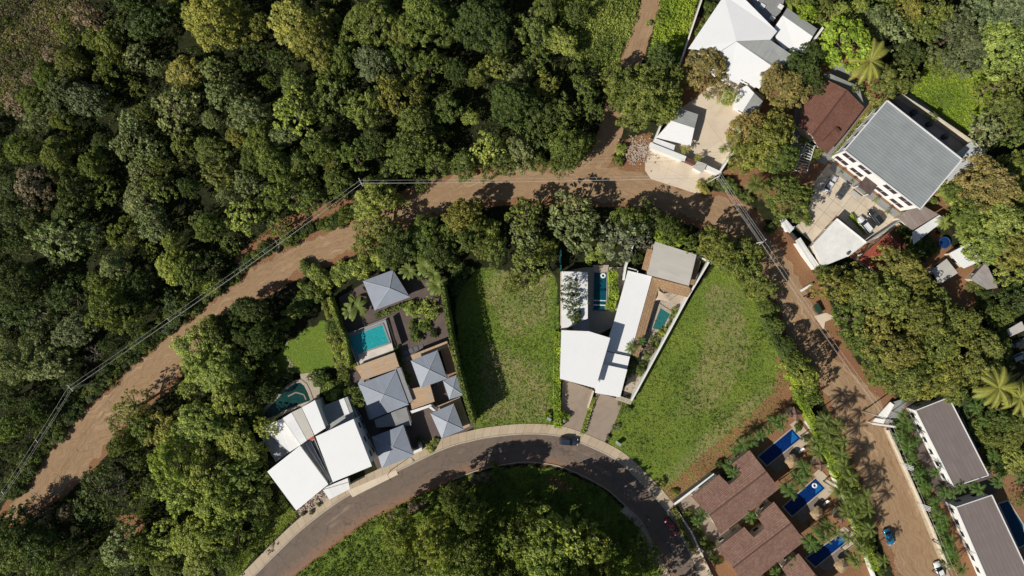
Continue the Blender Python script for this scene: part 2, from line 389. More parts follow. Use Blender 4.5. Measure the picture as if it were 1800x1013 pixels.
ASPH_I = [(452,1065),(517,1010),(582,960),(641,916),(714,879),(795,842),(842,825),(889,815),(925,811),(960,814),(991,821),(1030,838),(1067,859),(1100,888),(1129,917),(1150,957),(1178,1012),(1196,1075)]
def wp(pts): return P2(pts)
SCRUB_N = [(975,-60),(1125,-60),(1120,30),(1100,75),(1080,115),(1040,118),(1000,95),(985,50)]
SCRUB_E = [(1165,-60),(1235,-60),(1212,60),(1195,115),(1140,110),(1150,60)]
LAWN_M = [(800,520),(842,470),(905,480),(975,480),(983,560),(984,690),(985,752),(925,748),(870,748),(832,756),(822,690),(806,600)]
LAWN_R = [(1262,462),(1310,470),(1350,540),(1392,610),(1402,655),(1372,690),(1372,720),(1320,770),(1240,850),(1180,880),(1120,828),(1068,785),(1095,702),(1130,660),(1190,560),(1225,510)]
LAWN_A = [(492,622),(505,600),(520,596),(535,578),(556,574),(566,562),(576,566),(580,584),(590,600),(585,625),(588,645),(560,650),(545,660),(520,655),(500,668),(478,655),(466,662),(460,645),(475,632)]
LAWN_SW = [(395,1050),(440,985),(490,940),(522,905),(500,880),(478,905),(440,950),(400,990)]
ISLE = [(470,1065),(530,1005),(590,958),(650,915),(720,880),(800,845),(860,828),(925,820),(985,828),(1060,862),(1122,920),(1146,962),(1170,1012),(1190,1065)]
MEAD_NE = [(1622,120),(1660,105),(1730,130),(1775,150),(1740,190),(1720,250),(1680,225),(1600,165)]
HEDGE_NE = [(1380,-20),(1440,10),(1500,60),(1440,50)]
YARD_B = [(596,523),(640,498),(720,480),(772,500),(792,590),(728,640),(693,618),(660,648),(626,640),(608,600)]
# dirt and grass weights on the ground sheet
fx = np.arange(-150, 150.01, 0.5); fy = np.arange(-92, 92.01, 0.5)
gx = np.r_[-2500, -1200, -600, -350, -230, -180, fx, 180, 230, 350, 600, 1200, 2500]
gy = np.r_[-2500, -1200, -600, -300, -180, -120, fy, 120, 180, 300, 600, 1200, 2500]
X, Y = np.meshgrid(gx, gy)
def mask(polys, blur=2):
    m = np.zeros(X.shape)
    for p in polys: m[inpoly(X, Y, wp(p))] = 1
    for _ in range(blur):
        k = m.copy(); k[1:-1, 1:-1] = (m[1:-1, 1:-1] * 2 + m[:-2, 1:-1] + m[2:, 1:-1] + m[1:-1, :-2] + m[1:-1, 2:]) / 6; m = k
    return m
road_poly = DIRT_N + DIRT_S[::-1]
def grow(poly, d):
    c = inset(wp(poly), -d); return [(900 + x / S, 506.5 - y / S) for x, y in c]
w_dirt = np.maximum.reduce([mask([grow(road_poly, 1.6)], 4), mask([BR_W + BR_E[::-1]], 6), mask([grow(ASPH_O + ASPH_I[::-1], .5)], 3),
    1.0 * mask([[(1470,640),(1520,668),(1578,676),(1562,716),(1500,706)], [(1368,640),(1405,655),(1410,695),(1385,722),(1320,785),(1240,860),(1185,895),(1152,870),(1180,850),(1240,795),(1320,728),(1358,690)]], 3), .9 * mask([[(1085,250),(1145,230),(1150,300),(1070,300)], [(1350,470),(1395,640),(1370,720),(1290,820),(1200,872),(1170,890),(1160,860),(1260,800),(1330,745),(1372,700)], [(1340,400),(1380,390),(1440,470),(1470,560),(1510,640),(1580,690),(1560,720),(1480,680),(1400,560)]], 8),
    .8 * mask([[(420,440),(500,380),(600,345),(640,355),(560,395),(470,450),(400,470)], [(265,605),(320,560),(330,600),(280,640)], [(960,830),(1010,850),(1000,870),(955,850)], [(200,905),(250,900),(260,940),(210,950)]], 8)])
w_dirt = np.maximum(w_dirt, .75 * mask([[(1196,30),(1470,20),(1560,160),(1740,250),(1740,300),(1640,400),(1760,500),(1700,560),(1500,460),(1380,380),(1300,330),(1190,240)], [(1190,880),(1320,770),(1400,690),(1440,740),(1530,950),(1540,1050),(1260,1050)], [(1570,700),(1700,690),(1850,900),(1850,1050),(1680,1050)]], 10))
w_grass = np.maximum.reduce([mask([LAWN_M, LAWN_R, MEAD_NE], 6), mask([LAWN_A, LAWN_SW], 3), mask([SCRUB_N, SCRUB_E, ISLE, HEDGE_NE], 8)])
straw = np.maximum.reduce([mask([[(870,430),(960,440),(975,560),(900,600),(850,520)], [(850,600),(960,640),(970,740),(850,745)], [(1240,500),(1300,500),(1320,620),(1270,720),(1180,740),(1150,820),(1230,620)], [(1300,700),(1390,660),(1380,710),(1240,840),(1180,880),(1150,850)]], 14)])
tones = np.stack([w_dirt, w_grass, straw, np.ones_like(straw)], -1)
ny, nx = X.shape
Z = np.zeros_like(X)
V = np.stack([X, Y, Z], -1).reshape(-1, 3)
idx = np.arange(nx * ny).reshape(ny, nx)
F = np.stack([idx[:-1, :-1], idx[:-1, 1:], idx[1:, 1:], idx[1:, :-1]], -1).reshape(-1, 4)
m, nt, b = newmat('ground_soil'); p = pos_(nt)
at = nt.nodes.new('ShaderNodeAttribute'); at.attribute_name = 'cover'
sc = nt.nodes.new('ShaderNodeSeparateColor'); nt.links.new(at.outputs['Color'], sc.inputs[0])
n_big = noise_(nt, p, .12, 6, .6); n_mid = noise_(nt, p, .7, 5, .65, .6); n_fine = noise_(nt, p, 4.5, 4, .7); n_tuft = noise_(nt, p, 2.0, 5, .75, 1.2)
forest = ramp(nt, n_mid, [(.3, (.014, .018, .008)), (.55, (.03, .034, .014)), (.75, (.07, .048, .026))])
green = ramp(nt, n_tuft, [(.28, (.08, .135, .016)), (.5, (.155, .22, .030)), (.72, (.25, .30, .060))])
dry = ramp(nt, n_fine, [(.3, (.22, .18, .08)), (.7, (.42, .34, .19))])
soil = ramp(nt, n_fine, [(.3, (.21, .11, .055)), (.7, (.36, .20, .105))])
soil = mixc(nt, ramp(nt, n_big, [(.4, (0, 0, 0)), (.65, (1, 1, 1))]), soil, (.26, .13, .07))
s1 = math_(nt, 'ADD', math_(nt, 'MULTIPLY', sc.outputs[2], .56), math_(nt, 'MULTIPLY', math_(nt, 'SUBTRACT', n_mid, .5), 2.4))
s1 = math_(nt, 'ADD', s1, math_(nt, 'MULTIPLY', math_(nt, 'SUBTRACT', n_tuft, .5), 1.1))
grass = mixc(nt, ramp(nt, s1, [(.22, (0, 0, 0)), (.62, (.85, .85, .85))]), green, dry)
grass = mixc(nt, ramp(nt, n_big, [(.42, (0, 0, 0)), (.6, (.5, .5, .5))]), grass, mixc(nt, .5, green, (.07, .16, .03)))
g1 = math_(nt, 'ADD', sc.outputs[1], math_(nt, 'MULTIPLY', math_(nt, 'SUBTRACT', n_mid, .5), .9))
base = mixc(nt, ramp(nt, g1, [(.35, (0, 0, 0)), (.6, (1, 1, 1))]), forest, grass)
d1 = math_(nt, 'ADD', sc.outputs[0], math_(nt, 'MULTIPLY', math_(nt, 'SUBTRACT', n_mid, .5), 1.0))
base = mixc(nt, ramp(nt, d1, [(.42, (0, 0, 0)), (.62, (1, 1, 1))]), base, soil)
nt.links.new(base, b.inputs['Base Color']); b.inputs['Roughness'].default_value = .95; b.inputs['Specular IOR Level'].default_value = .1
bump_(nt, b, math_(nt, 'ADD', n_tuft, math_(nt, 'MULTIPLY', n_fine, .6)), .9, .25)
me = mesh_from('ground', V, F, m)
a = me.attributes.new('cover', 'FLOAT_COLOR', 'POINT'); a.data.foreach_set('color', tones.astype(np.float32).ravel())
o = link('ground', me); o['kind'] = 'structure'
def struct(name, V, F, mat, uv=None, smooth=False):
    o = link(name, mesh_from(name, V, F, mat, uv, None, smooth)); o['kind'] = 'structure'; ORG[o] = np.zeros(3); return o
# dirt road material: wheel tracks and ruts along the road
def dirt_road_mat(name, tracks=True):
    m, nt, b = newmat(name); uv = N(nt, 'ShaderNodeUVMap'); uv.uv_map = 'uv'; p = pos_(nt)
    sx = nt.nodes.new('ShaderNodeSeparateXYZ'); nt.links.new(uv.outputs[0], sx.inputs[0])
    cm = nt.nodes.new('ShaderNodeCombineXYZ'); nt.links.new(math_(nt, 'MULTIPLY', sx.outputs[0], 1.1), cm.inputs[0]); nt.links.new(math_(nt, 'MULTIPLY', sx.outputs[1], .045), cm.inputs[1])
    st = noise_(nt, cm.outputs[0], 1.0, 6, .62, .3); big = noise_(nt, p, .09, 5, .6, .4); fine = noise_(nt, p, 5, 5, .75); mid = noise_(nt, p, .6, 5, .6)
    f = math_(nt, 'ADD', math_(nt, 'MULTIPLY', st, .6), math_(nt, 'MULTIPLY', big, .45))
    c = ramp(nt, f, [(.36, (.22, .13, .065)), (.48, (.37, .235, .123)), (.54, (.28, .17, .085)), (.66, (.49, .34, .195))])
    c = mixc(nt, ramp(nt, mid, [(.5, (0, 0, 0)), (.75, (.6, .6, .6))]), c, (.24, .12, .06))
    cw = nt.nodes.new('ShaderNodeCombineXYZ'); nt.links.new(math_(nt, 'MULTIPLY', sx.outputs[1], .03), cw.inputs[1]); wand = noise_(nt, cw.outputs[0], 1.0, 2)
    rut = math_(nt, 'ABSOLUTE', math_(nt, 'SINE', math_(nt, 'MULTIPLY', math_(nt, 'ADD', sx.outputs[0], math_(nt, 'MULTIPLY', wand, 3.2)), 1.75)))
    c = mixc(nt, math_(nt, 'MULTIPLY', ramp(nt, rut, [(.05, (1, 1, 1)), (.34, (0, 0, 0))]), math_(nt, 'MULTIPLY', ramp(nt, mid, [(.35, (0, 0, 0)), (.6, (1, 1, 1))]), .55)), c, (.20, .115, .065))
    c = mixc(nt, .3, c, ramp(nt, fine, [(.3, (.10, .07, .05)), (.7, (.5, .38, .27))]))
    nt.links.new(c, b.inputs['Base Color']); b.inputs['Roughness'].default_value = .95; b.inputs['Specular IOR Level'].default_value = .1
    bump_(nt, b, math_(nt, 'ADD', st, math_(nt, 'MULTIPLY', fine, .4)), .7, .12); return m
DIRTM = dirt_road_mat('dirt_road_soil')
def wribbon(name, A, B, z, mat, thick=0.0, jag=0.0, across=4, kind=True):
    V, F, uv = ribbon_geo(wp(A), wp(B), z, thick, jag=jag, across=across)
    return struct(name, V, F, mat, uv)
wribbon('dirt_road', DIRT_N, DIRT_S, .012, DIRTM, jag=1.5, across=8)
wribbon('dirt_track', BR_W, BR_E, .008, DIRTM, jag=.6, across=4)
m, nt, b = newmat('asphalt'); uvn = N(nt, 'ShaderNodeUVMap'); uvn.uv_map = 'uv'; p = pos_(nt)
sx = nt.nodes.new('ShaderNodeSeparateXYZ'); nt.links.new(uvn.outputs[0], sx.inputs[0])
fine = noise_(nt, p, 6, 5, .7); big = noise_(nt, p, .15, 6, .65, .8); mid = noise_(nt, p, .9, 5, .6, 1.0)
cm = nt.nodes.new('ShaderNodeCombineXYZ'); nt.links.new(sx.outputs[0], cm.inputs[0]); nt.links.new(math_(nt, 'MULTIPLY', sx.outputs[1], .05), cm.inputs[1])
st = noise_(nt, cm.outputs[0], .8, 5, .6)
c = ramp(nt, math_(nt, 'ADD', math_(nt, 'MULTIPLY', big, .6), math_(nt, 'MULTIPLY', st, .45)), [(.38, (.10, .076, .060)), (.5, (.175, .125, .092)), (.58, (.14, .10, .076)), (.7, (.29, .205, .145))])
side = math_(nt, 'ADD', math_(nt, 'MULTIPLY', sx.outputs[0], .13), math_(nt, 'MULTIPLY', math_(nt, 'SUBTRACT', mid, .5), .9))
c = mixc(nt, ramp(nt, side, [(.6, (0, 0, 0)), (.95, (.85, .85, .85))]), c, (.27, .15, .085))
c = mixc(nt, .25, c, ramp(nt, fine, [(.35, (.05, .045, .04)), (.7, (.25, .2, .17))]))
vo = nt.nodes.new('ShaderNodeTexVoronoi'); vo.feature = 'DISTANCE_TO_EDGE'; vo.inputs['Scale'].default_value = .22
wv = nt.nodes.new('ShaderNodeVectorMath'); wv.operation = 'ADD'; nt.links.new(p, wv.inputs[0]); nn_n = nt.nodes.new('ShaderNodeTexNoise'); nn_n.inputs['Scale'].default_value = .8; nt.links.new(p, nn_n.inputs['Vector']); nt.links.new(nn_n.outputs['Color'], wv.inputs[1]); nt.links.new(wv.outputs[0], vo.inputs['Vector'])
c = mixc(nt, ramp(nt, vo.outputs['Distance'], [(.0, (.6, .6, .6)), (.018, (0, 0, 0))]), c, (.05, .04, .035))
nt.links.new(c, b.inputs['Base Color']); b.inputs['Roughness'].default_value = .9; bump_(nt, b, fine, .4, .02); ASPHALT = m
wribbon('asphalt_road', ASPH_O, ASPH_I, .016, ASPHALT, jag=0, across=4)
def off(A, B, d):
    """line A pushed away from B by d pixels"""
    A = np.array(A, float); out = []
    for i, a in enumerate(A):
        t = A[min(i + 1, len(A) - 1)] - A[max(i - 1, 0)]; t /= np.linalg.norm(t); n = np.array([-t[1], t[0]])
        c = np.array(B[min(i, len(B) - 1)]) - a
        if np.dot(n, c) > 0: n = -n
        out.append(tuple(a + n * d))
    return out
WALK = slabs_mat('pavement_concrete', (.46, .36, .25), (.52, .43, .32), 9, 2.2, .05, (.30, .22, .15), .4)
KERBM = slabs_mat('kerb_concrete', (.48, .41, .32), (.54, .47, .38), 9, 3.0, .05, (.30, .22, .15), .4)
ko = ASPH_O[1:-1]
wribbon('kerb', ASPH_O, off(ASPH_O, ASPH_I, 2.2), .16, KERBM, .16, across=1)
wribbon('pavement', off(ASPH_O, ASPH_I, 2.4), off(ASPH_O, ASPH_I, 19), .13, WALK, .13, across=2)
wribbon('kerb', ASPH_I[5:], off(ASPH_I[5:], ASPH_O[5:], 1.8), .16, KERBM, .16, across=1)
wribbon('pavement', off(ASPH_I[13:], ASPH_O[13:], 2.0), off(ASPH_I[13:], ASPH_O[13:], 14), .13, WALK, .13, across=2)
wribbon('kerb', [(1551,752),(1586,830),(1616,900),(1648,980),(1690,1075)], [(1557,750),(1592,828),(1622,898),(1655,978),(1697,1073)], .14, WALK, .14, across=1)
# paved yards and drives: thin sheets each a step above the soil
def sheet(name, pts, z, mat, edge=0, thick=None):
    V, F, uv = prism_geo(P2(pts), z - (thick or .06), z, edge); return struct(name, V, F, mat, uv)
DRIVEC = slabs_mat('drive_concrete', (.31, .245, .19), (.35, .28, .22), 30, 30, .02, (.20, .15, .12), .6)
SANDC = slabs_mat('sand_concrete', (.66, .55, .42), (.69, .59, .46), 7.5, 8.5, .02, (.48, .37, .27), .5)
PARKC = slabs_mat('parking_concrete', (.60, .51, .39), (.67, .58, .46), 3.1, 3.9, .05, (.42, .32, .22), .6)
GREYC = slabs_mat('grey_concrete', (.27, .27, .27), (.31, .31, .31), 4, 4, .03, (.2, .19, .18), .5)
DARKGRAV = slabs_mat('dark_gravel', (.115, .085, .075), (.13, .1, .088), 40, 40, .01, (.16, .13, .11), .8)
TERR = slabs_mat('terrace_stone', (.44, .37, .29), (.50, .42, .34), .6, .6, .02, (.3, .25, .2), .4)
sheet('drive', [(989,666),(1043,686),(1022,764),(1010,762),(985,752)], .05, DRIVEC)
sheet('drive', [(1049,690),(1096,704),(1080,745),(1062,779),(1040,771),(1025,764)], .05, DRIVEC)
sheet('forecourt', [(1146,258),(1134,286),(1134,300),(1144,315),(1185,328),(1228,342),(1242,330),(1262,303),(1200,278)], .04, SANDC)
sheet('courtyard', [(1195,192),(1240,160),(1262,120),(1345,170),(1330,205),(1294,260),(1264,301),(1200,275),(1148,254),(1180,205)], .05, SANDC)
sheet('car_park', [(1456,288),(1477,296),(1590,384),(1560,412),(1525,425),(1470,378),(1432,430),(1385,392),(1420,335)], .05, PARKC, 1)
sheet('planting_strip', [(1464,286),(1590,381),(1584,392),(1458,297)], .09, GREYC)
sheet('gravel_yard', YARD_B, .05, DARKGRAV)
sheet('pool_terrace', [(527,658),(572,650),(564,668),(560,715),(545,716),(536,690)], .08, TERR)
sheet('footpath', [(1534,186),(1546,190),(1464,286),(1452,282)], .05, GREYC)
sheet('yard', [(1190,884),(1262,828),(1330,880),(1280,960),(1250,990),(1225,960)], .03, DRIVEC)
sheet('yard', [(1590,700),(1640,690),(1700,790),(1760,850),(1740,880),(1660,890),(1620,830)], .03, DARKGRAV)
sheet('yard', [(1400,162),(1480,110),(1530,180),(1450,290),(1390,262)], .03, GREYC)
sheet('yard', [(1566,172),(1600,165),(1715,250),(1740,280),(1700,300)], .03, GREYC)
sheet('house_platform', [(600,600),(790,585),(838,748),(670,840),(610,700)], .04, DARKGRAV)
sheet('yard', [(985,478),(1030,470),(1110,470),(1105,560),(1030,600),(985,590)], .04, TERR)
sheet('yard', [(1140,440),(1236,452),(1206,520),(1112,700),(1094,700),(1120,600)], .04, TERR)
sheet('cactus_bed', [(521,899),(577,852),(605,872),(560,905),(535,918)], .04, DARKGRAV)
sheet('garage_apron', [(612,862),(696,826),(700,834),(620,874)], .17, SANDC)
# ------------------------------------------------------------------ building helpers
def house_thing(name, label, cat, pts, group=None):
    p = P2(pts); c = p.mean(0); return thing(name, label, cat, (c[0], c[1], 0), group)
def add_windows(parent, wall, poly, zs, spacing=3.4, w=1.5, h=1.2, skip=(), door=None):
    """framed windows on every side of a wall polygon; each a frame with its pane"""
    p = np.asarray(poly)[:, :2]
    if area2(p) < 0: p = p[::-1]
    for i in range(len(p)):
        if i in skip: continue
        a, b = p[i], p[(i + 1) % len(p)]; L = np.linalg.norm(b - a)
        if L < 3.2: continue
        d = (b - a) / L; n = np.array([d[1], -d[0]]); k = max(1, int(L / spacing)); rz = math.atan2(d[1], d[0])
        for q in range(k):
            c = a + d * L * (q + .5) / k
            for z in zs:
                f = MB(); isdoor = (door == (i, q)) and z == zs[0]
                ww, hh, zz = (1.2, 2.1, 1.1) if isdoor else (w, h, z)
                c2 = c + n * .04; f.box((c2[0], c2[1], zz), (ww + .16, .12, hh + .16), rz)
                fo = f.part('door' if isdoor else 'window', DARKFRAME if isdoor else FRAME, parent)
                g = MB(); c3 = c + n * .075; g.box((c3[0], c3[1], zz), (ww, .08, hh), rz); g.part('pane', DARKGLASS, fo)
def walls(parent, poly_px, h_top, mat, over=.45, name='wall', z0=0.0, win=None, at=None, **kw):
    """walls under a roof: the roof outline (photo pixels at its own height) set in by the overhang"""
    wpoly = inset(P2(poly_px, at if at is not None else h_top), over)
    w = prism(name, wpoly, z0, h_top, mat, parent)
    if win: add_windows(parent, w, wpoly, win, **kw)
    return wpoly
def flat(name, pts, h, thick, mat, parent, edge=0): return slab(name, [(x, y, h) for x, y in pts], thick, mat, parent, edge)
def hip(name, pts, h, rise, mat, parent, apex=None, thick=.12, cap=None):
    """four-sided tent roof with ridge caps"""
    C = [P(x, y, h) for x, y in pts]
    ax = P(*apex, h + rise) if apex else np.append(np.mean([c[:2] for c in C], 0), h + rise)
    if area2(np.array(C)) < 0: C = C[::-1]
    V, F, UV = [], [], []
    for i in range(4):
        a, b = C[i], C[(i + 1) % 4]; k = len(V); V += [a, b, ax]; F.append((k, k + 1, k + 2))
        e = (b - a)[:2] / np.linalg.norm((b - a)[:2]); n = np.array([-e[1], e[0]])
        UV += [(q[:2] @ e, q[:2] @ n * 1.1) for q in (a, b, ax)]
    k = len(V); B = [c - np.array([0, 0, thick]) for c in C]; V += B; UV += [(0, 0)] * 4; F.append((k + 3, k + 2, k + 1, k))
    for i in range(4):
        j = (i + 1) % 4; kk = len(V); V += [B[i], B[j], C[j], C[i]]; UV += [(0, 0)] * 4; F.append((kk, kk + 1, kk + 2, kk + 3))
    r = obj(name, np.array(V), F, mat, parent, uv=np.array(UV))
    mb = MB()
    for c in C: mb.beam(c + np.array([0, 0, .03]), ax + np.array([0, 0, .05]), .16, .07)
    mb.part('ridge_cap', cap or RIDGE, r); return r
RIDGE = plain('ridge_metal', (.38, .41, .46), .5)
def pool(label, pts, z=.14, cop=.5, mat=None, copmat=None, group=None, h=0, ladder=False, ring=None):
    w = P2(pts, h); c = w.mean(0); t = thing('swimming_pool', label, 'swimming pool', (c[0], c[1], h), group)
    outer = inset(w, -cop)
    if area2(w) < 0: w = w[::-1]
    # inset() may reverse, so rebuild the inner line from the same order
    inner = inset(outer, cop); n = len(outer)
    V = [(*q, h + z) for q in outer] + [(*q, h + z) for q in inner] + [(*q, h) for q in outer] + [(*q, h + z - .12) for q in inner]
    F = []
    for i in range(n):
        j = (i + 1) % n; F += [(i, j, n + j, n + i), (2 * n + i, 2 * n + j, j, i), (n + i, n + j, 3 * n + j, 3 * n + i)]
    e = uvs(np.array(V)[:n]); uv = [(q[0] * e[0] + q[1] * e[1], -q[0] * e[1] + q[1] * e[0]) for q in V]
    obj('coping', np.array(V), F, copmat or TERR, t, uv=np.array(uv))
    V, F, uv = prism_geo(inner, h + .01, h + z - .05); obj('water', V, F, mat, t, uv=uv)
    return t, outer
TEAL = water_mat('teal_water', (.01, .19, .24), (.015, .23, .27))
TURQ = water_mat('turquoise_water', (.015, .25, .28), (.03, .34, .35))
DEEP = water_mat('deep_blue_water', (.002, .018, .10), (.003, .03, .15))
NAVY = water_mat('navy_water', (.003, .035, .075), (.004, .05, .10))
GREENW = water_mat('green_water', (.006, .03, .03), (.014, .06, .052))
BLUEW = water_mat('blue_water', (.003, .052, .08), (.006, .075, .105))
def freewall(name, label, path, h, w, mat, cat='wall', cap=None, group=None, at=0.0):
    p = [P(x, y, at) for x, y in path]; c = p[0]; t = thing(name, label, cat, (c[0], c[1], 0), group)
    for i in range(len(p) - 1):
        a, b = p[i][:2], p[i + 1][:2]; d = (b - a); L = np.linalg.norm(d); d /= L; rz = math.atan2(d[1], d[0]); m = (a + b) / 2
        mb = MB(); mb.box((m[0], m[1], h / 2), (L + (w if i else 0), w, h - .003 * i), rz); mb.part('wall_panel', mat, t)
        mb = MB(); mb.box((m[0], m[1], h + .04), (L + w + .06, w + .1, .08 - .003 * i), rz); mb.part('coping', cap or mat, t)
    return t
# ------------------------------------------------------------------ white angular house, lower left
A = house_thing('modern_house', 'white angular house with fan-shaped flat roofs beside the dark curved pool', 'house', [(560,790)])
sw = [(469.8,829.3),(527.2,783.7),(577,851.4),(520.9,897.6)]; ce = [(554.6,767.7),(621.2,736.7),(653.6,819.7),(585,847.9)]
flat('roof', sw, 8.2, .25, WHITEROOF, A, 0); walls(A, sw, 7.95, WHITEWALL, .5, win=[1.6, 4.8], at=8.2)
flat('roof', ce, 9.2, .25, WHITEROOF, A, 0); walls(A, ce, 8.95, WHITEWALL, .5, win=[1.6, 4.8], at=9.2)
for k, q in enumerate(([(496.8,735.4),(512.2,725.5),(539.4,774.4),(529.2,782)], [(512.9,725),(529.7,716.8),(551.8,765.8),(540.2,773.6)], [(530.5,716.4),(553.5,703.6),(572.4,752.6),(553,765)])):
    h = 6.6 + .25 * k; flat('roof', q, h, .3, (WHITEROOF2, STONEROOF, WHITEROOF)[k], A, 1); walls(A, q, h - .3, WHITEWALL, .25, at=h)
flat('terrace_roof', [(458.7,752),(496,736.2),(528.6,782.4),(509,794.8)], 3.3, .25, WHITEROOF2, A); walls(A, [(458.7,752),(496,736.2),(528.6,782.4),(509,794.8)], 3.05, WHITEWALL, .2, at=3.3)
flat('terrace_roof', [(447.6,749),(458.2,752.3),(508.6,795.4),(485,812.7)], 2.9, .2, GREYWALL, A); walls(A, [(447.6,749),(458.2,752.3),(508.6,795.4),(485,812.7)], 2.7, WHITEWALL, .2, at=2.9)  # shaded part of the terrace: the shade is put into the grey top
ne = [(562.3,716),(610.7,697.5),(626,738),(573,757)]
flat('roof', ne, 3.4, .25, GREYCORR, A, 1); walls(A, ne, 3.15, WHITEWALL, .3, win=[1.5], at=3.4)
flat('roof_panel', [(596,703.8),(604.5,699.8),(615.5,729),(604.8,731)], 3.48, .05, WHITEROOF2, A)
flat('side_wall', [(609.5,697.5),(612.2,696.4),(640,755),(636.5,756)], 3.0, 3.0, GREYWALL, A)
flat('skylight_frame', [(529.5,783),(552.5,770.5),(584,848.5),(580,851)], 6.3, .2, GREYWALL, A)
flat('skylight', [(545,778),(551.5,774),(580.5,843)], 6.38, .06, DARKGLASS, A)
for a, b in (((538,781),(580,846)), ((546,777),(581,845))):
    mb = MB(); mb.beam(P(*a, 6.42), P(*b, 6.42), .12, .1); mb.part('glazing_bar', FRAME, A)
flat('red_hatch', [(541.5,769.5),(551.5,765.8),(552.8,771.5),(543,775.5)], 6.5, .1, plain('red_paint', (.42, .06, .03), .6), A)
flat('porch_roof', [(566.5,859.8),(586,850.8),(611,840.6),(615,859.8),(579,878.3)], 3.2, .2, WHITEROOF2, A)
walls(A, [(566.5,859.8),(586,850.8),(611,840.6),(615,859.8),(579,878.3)], 3.0, WHITEWALL, .5, at=3.2)
mb = MB(); mb.beam(P(568, 861, 3.25), P(612, 848, 3.25), .08, .06); mb.part('roof_joint', DARKFRAME, A)
# curved pool
pa = [(466,737),(466,723),(473,716),(487,702),(498,690),(510,680),(519,674),(528,672.5),(535,678),(541,690),(546,704),(520,713),(500,722),(484,731)]
t, _o = pool('dark green curved pool with sandstone rim behind the white angular house', pa, .2, .8, GREENW, TERR)
mb = MB()
for a, b in (((506, 697), (520, 690)), ((520, 690), (534, 694)), ((534, 694), (538, 703))): mb.beam(P(*a, .16), P(*b, .16), .35, .04)
mb.part('step', TERR, t)
for (x, y) in ((505,629),(508,633),(511,637),(514,641),(509,644),(505,649),(513,646),(518,649),(505,604)):
    q = P(x, y); mb = MB(); mb.box((q[0], q[1], .06), (.55, .5, .1), .4); o = single('stepping_stone', mb.V, mb.F, TERR, 'small pale stepping stone set in the shaded garden lawn', 'paving stone', 'stepping stones across the lawn')
# ------------------------------------------------------------------ blue-grey pavilion house
B = house_thing('pavilion_house', 'grey timber house of several blue-grey tent roofs with wooden decks and pool', 'house', [(720,700)])
gw = GREYWALL
def pav(pts, h, rise, apex=None, win=[1.5]):
    hip('roof', pts, h, rise * .62, BLUEROOF, B, apex); walls(B, pts, h - .15, gw, .6, at=h, win=win)
pav([(630.6,675.9),(695.8,650.5),(718.5,711.3),(654.4,736.7)], 3.5, 1.3, (674.3,693.9))
pav([(722.2,634.3),(769.1,615.8),(785.8,665.8),(739.6,682.5)], 5.2, 1.5, (753.7,649.9))
pav([(778.8,669.9),(802,659.3),(814.7,694.7),(789.8,702.5)], 4.4, .8)
pav([(756.7,727.1),(797.3,709.6),(815.2,755.5),(776.6,771.3)], 4.6, 1.3)
pav([(653.6,768.5),(708.8,747.2),(727.4,800.9),(671.5,823.8)], 4.2, 1.4, (689.5,786))
def deck(pts, h, mat, edge=1):
    flat('deck', pts, h, .2, mat, B, edge); walls(B, pts, h - .2, GREYWALL, .15, at=h, name='deck_base')
deck([(624,645),(693.4,619.6),(702.4,646.6),(638.3,668.4)], 2.8, WOOD)
deck([(721.7,624.8),(785.8,599.6),(789.5,610.5),(725.8,634.5)], 3.0, WOOD, 0)
deck([(774,615.5),(789.6,610.6),(805.6,656.8),(788,664)], 3.0, REDWOOD, 0)
deck([(717,685.6),(755.8,676),(764,706),(724,720)], 2.6, WOOD)
deck([(768,714.6),(808.3,698),(811.5,706.5),(771.5,722.5)], 2.6, WOOD, 0)
deck([(799,712),(811.6,706.6),(826.3,749.2),(814,755)], 2.6, WOOD, 0)
def wslab(pts, h, mat=WHITEROOF2): flat('flat_roof', pts, h, .25, mat, B); walls(B, pts, h - .25, WHITEWALL, .2, at=h)
wslab([(657.7,738),(699,721),(714,716),(723,748),(662,752)], 3.0, GREYC)
wslab([(721,722.6),(757,711),(766,720),(762,722),(755,716),(724,727)], 3.1)
flat('parapet', [(753.2,716.6),(757.5,714.5),(766,722),(762,723)], 3.4, .5, WHITEWALL, B)
wslab([(694,649),(703.5,646),(726,705),(718,709)], 3.3, GREYC)
flat('flat_roof', [(638,659),(640,669),(655,737),(649,738),(629,674)], 2.4, .2, GREYWALL, B)
flat('planter_wall', [(735,776),(739,775),(742,792),(728,798),(727,793),(737,789)], 1.6, 1.6, WHITEWALL, B)
# garden pavilion
G1 = house_thing('garden_pavilion', 'blue-grey tent-roofed pavilion beyond the turquoise pool', 'pavilion', [(680,510)])
gp = [(637.8,494.4),(690.9,474.6),(720.4,522.6),(658.8,545.7)]
hip('roof', gp, 3.4, .95, BLUEROOF, G1, (684.5,506.7)); walls(G1, gp, 3.25, GREYWALL, .7, at=3.4, win=[1.5])
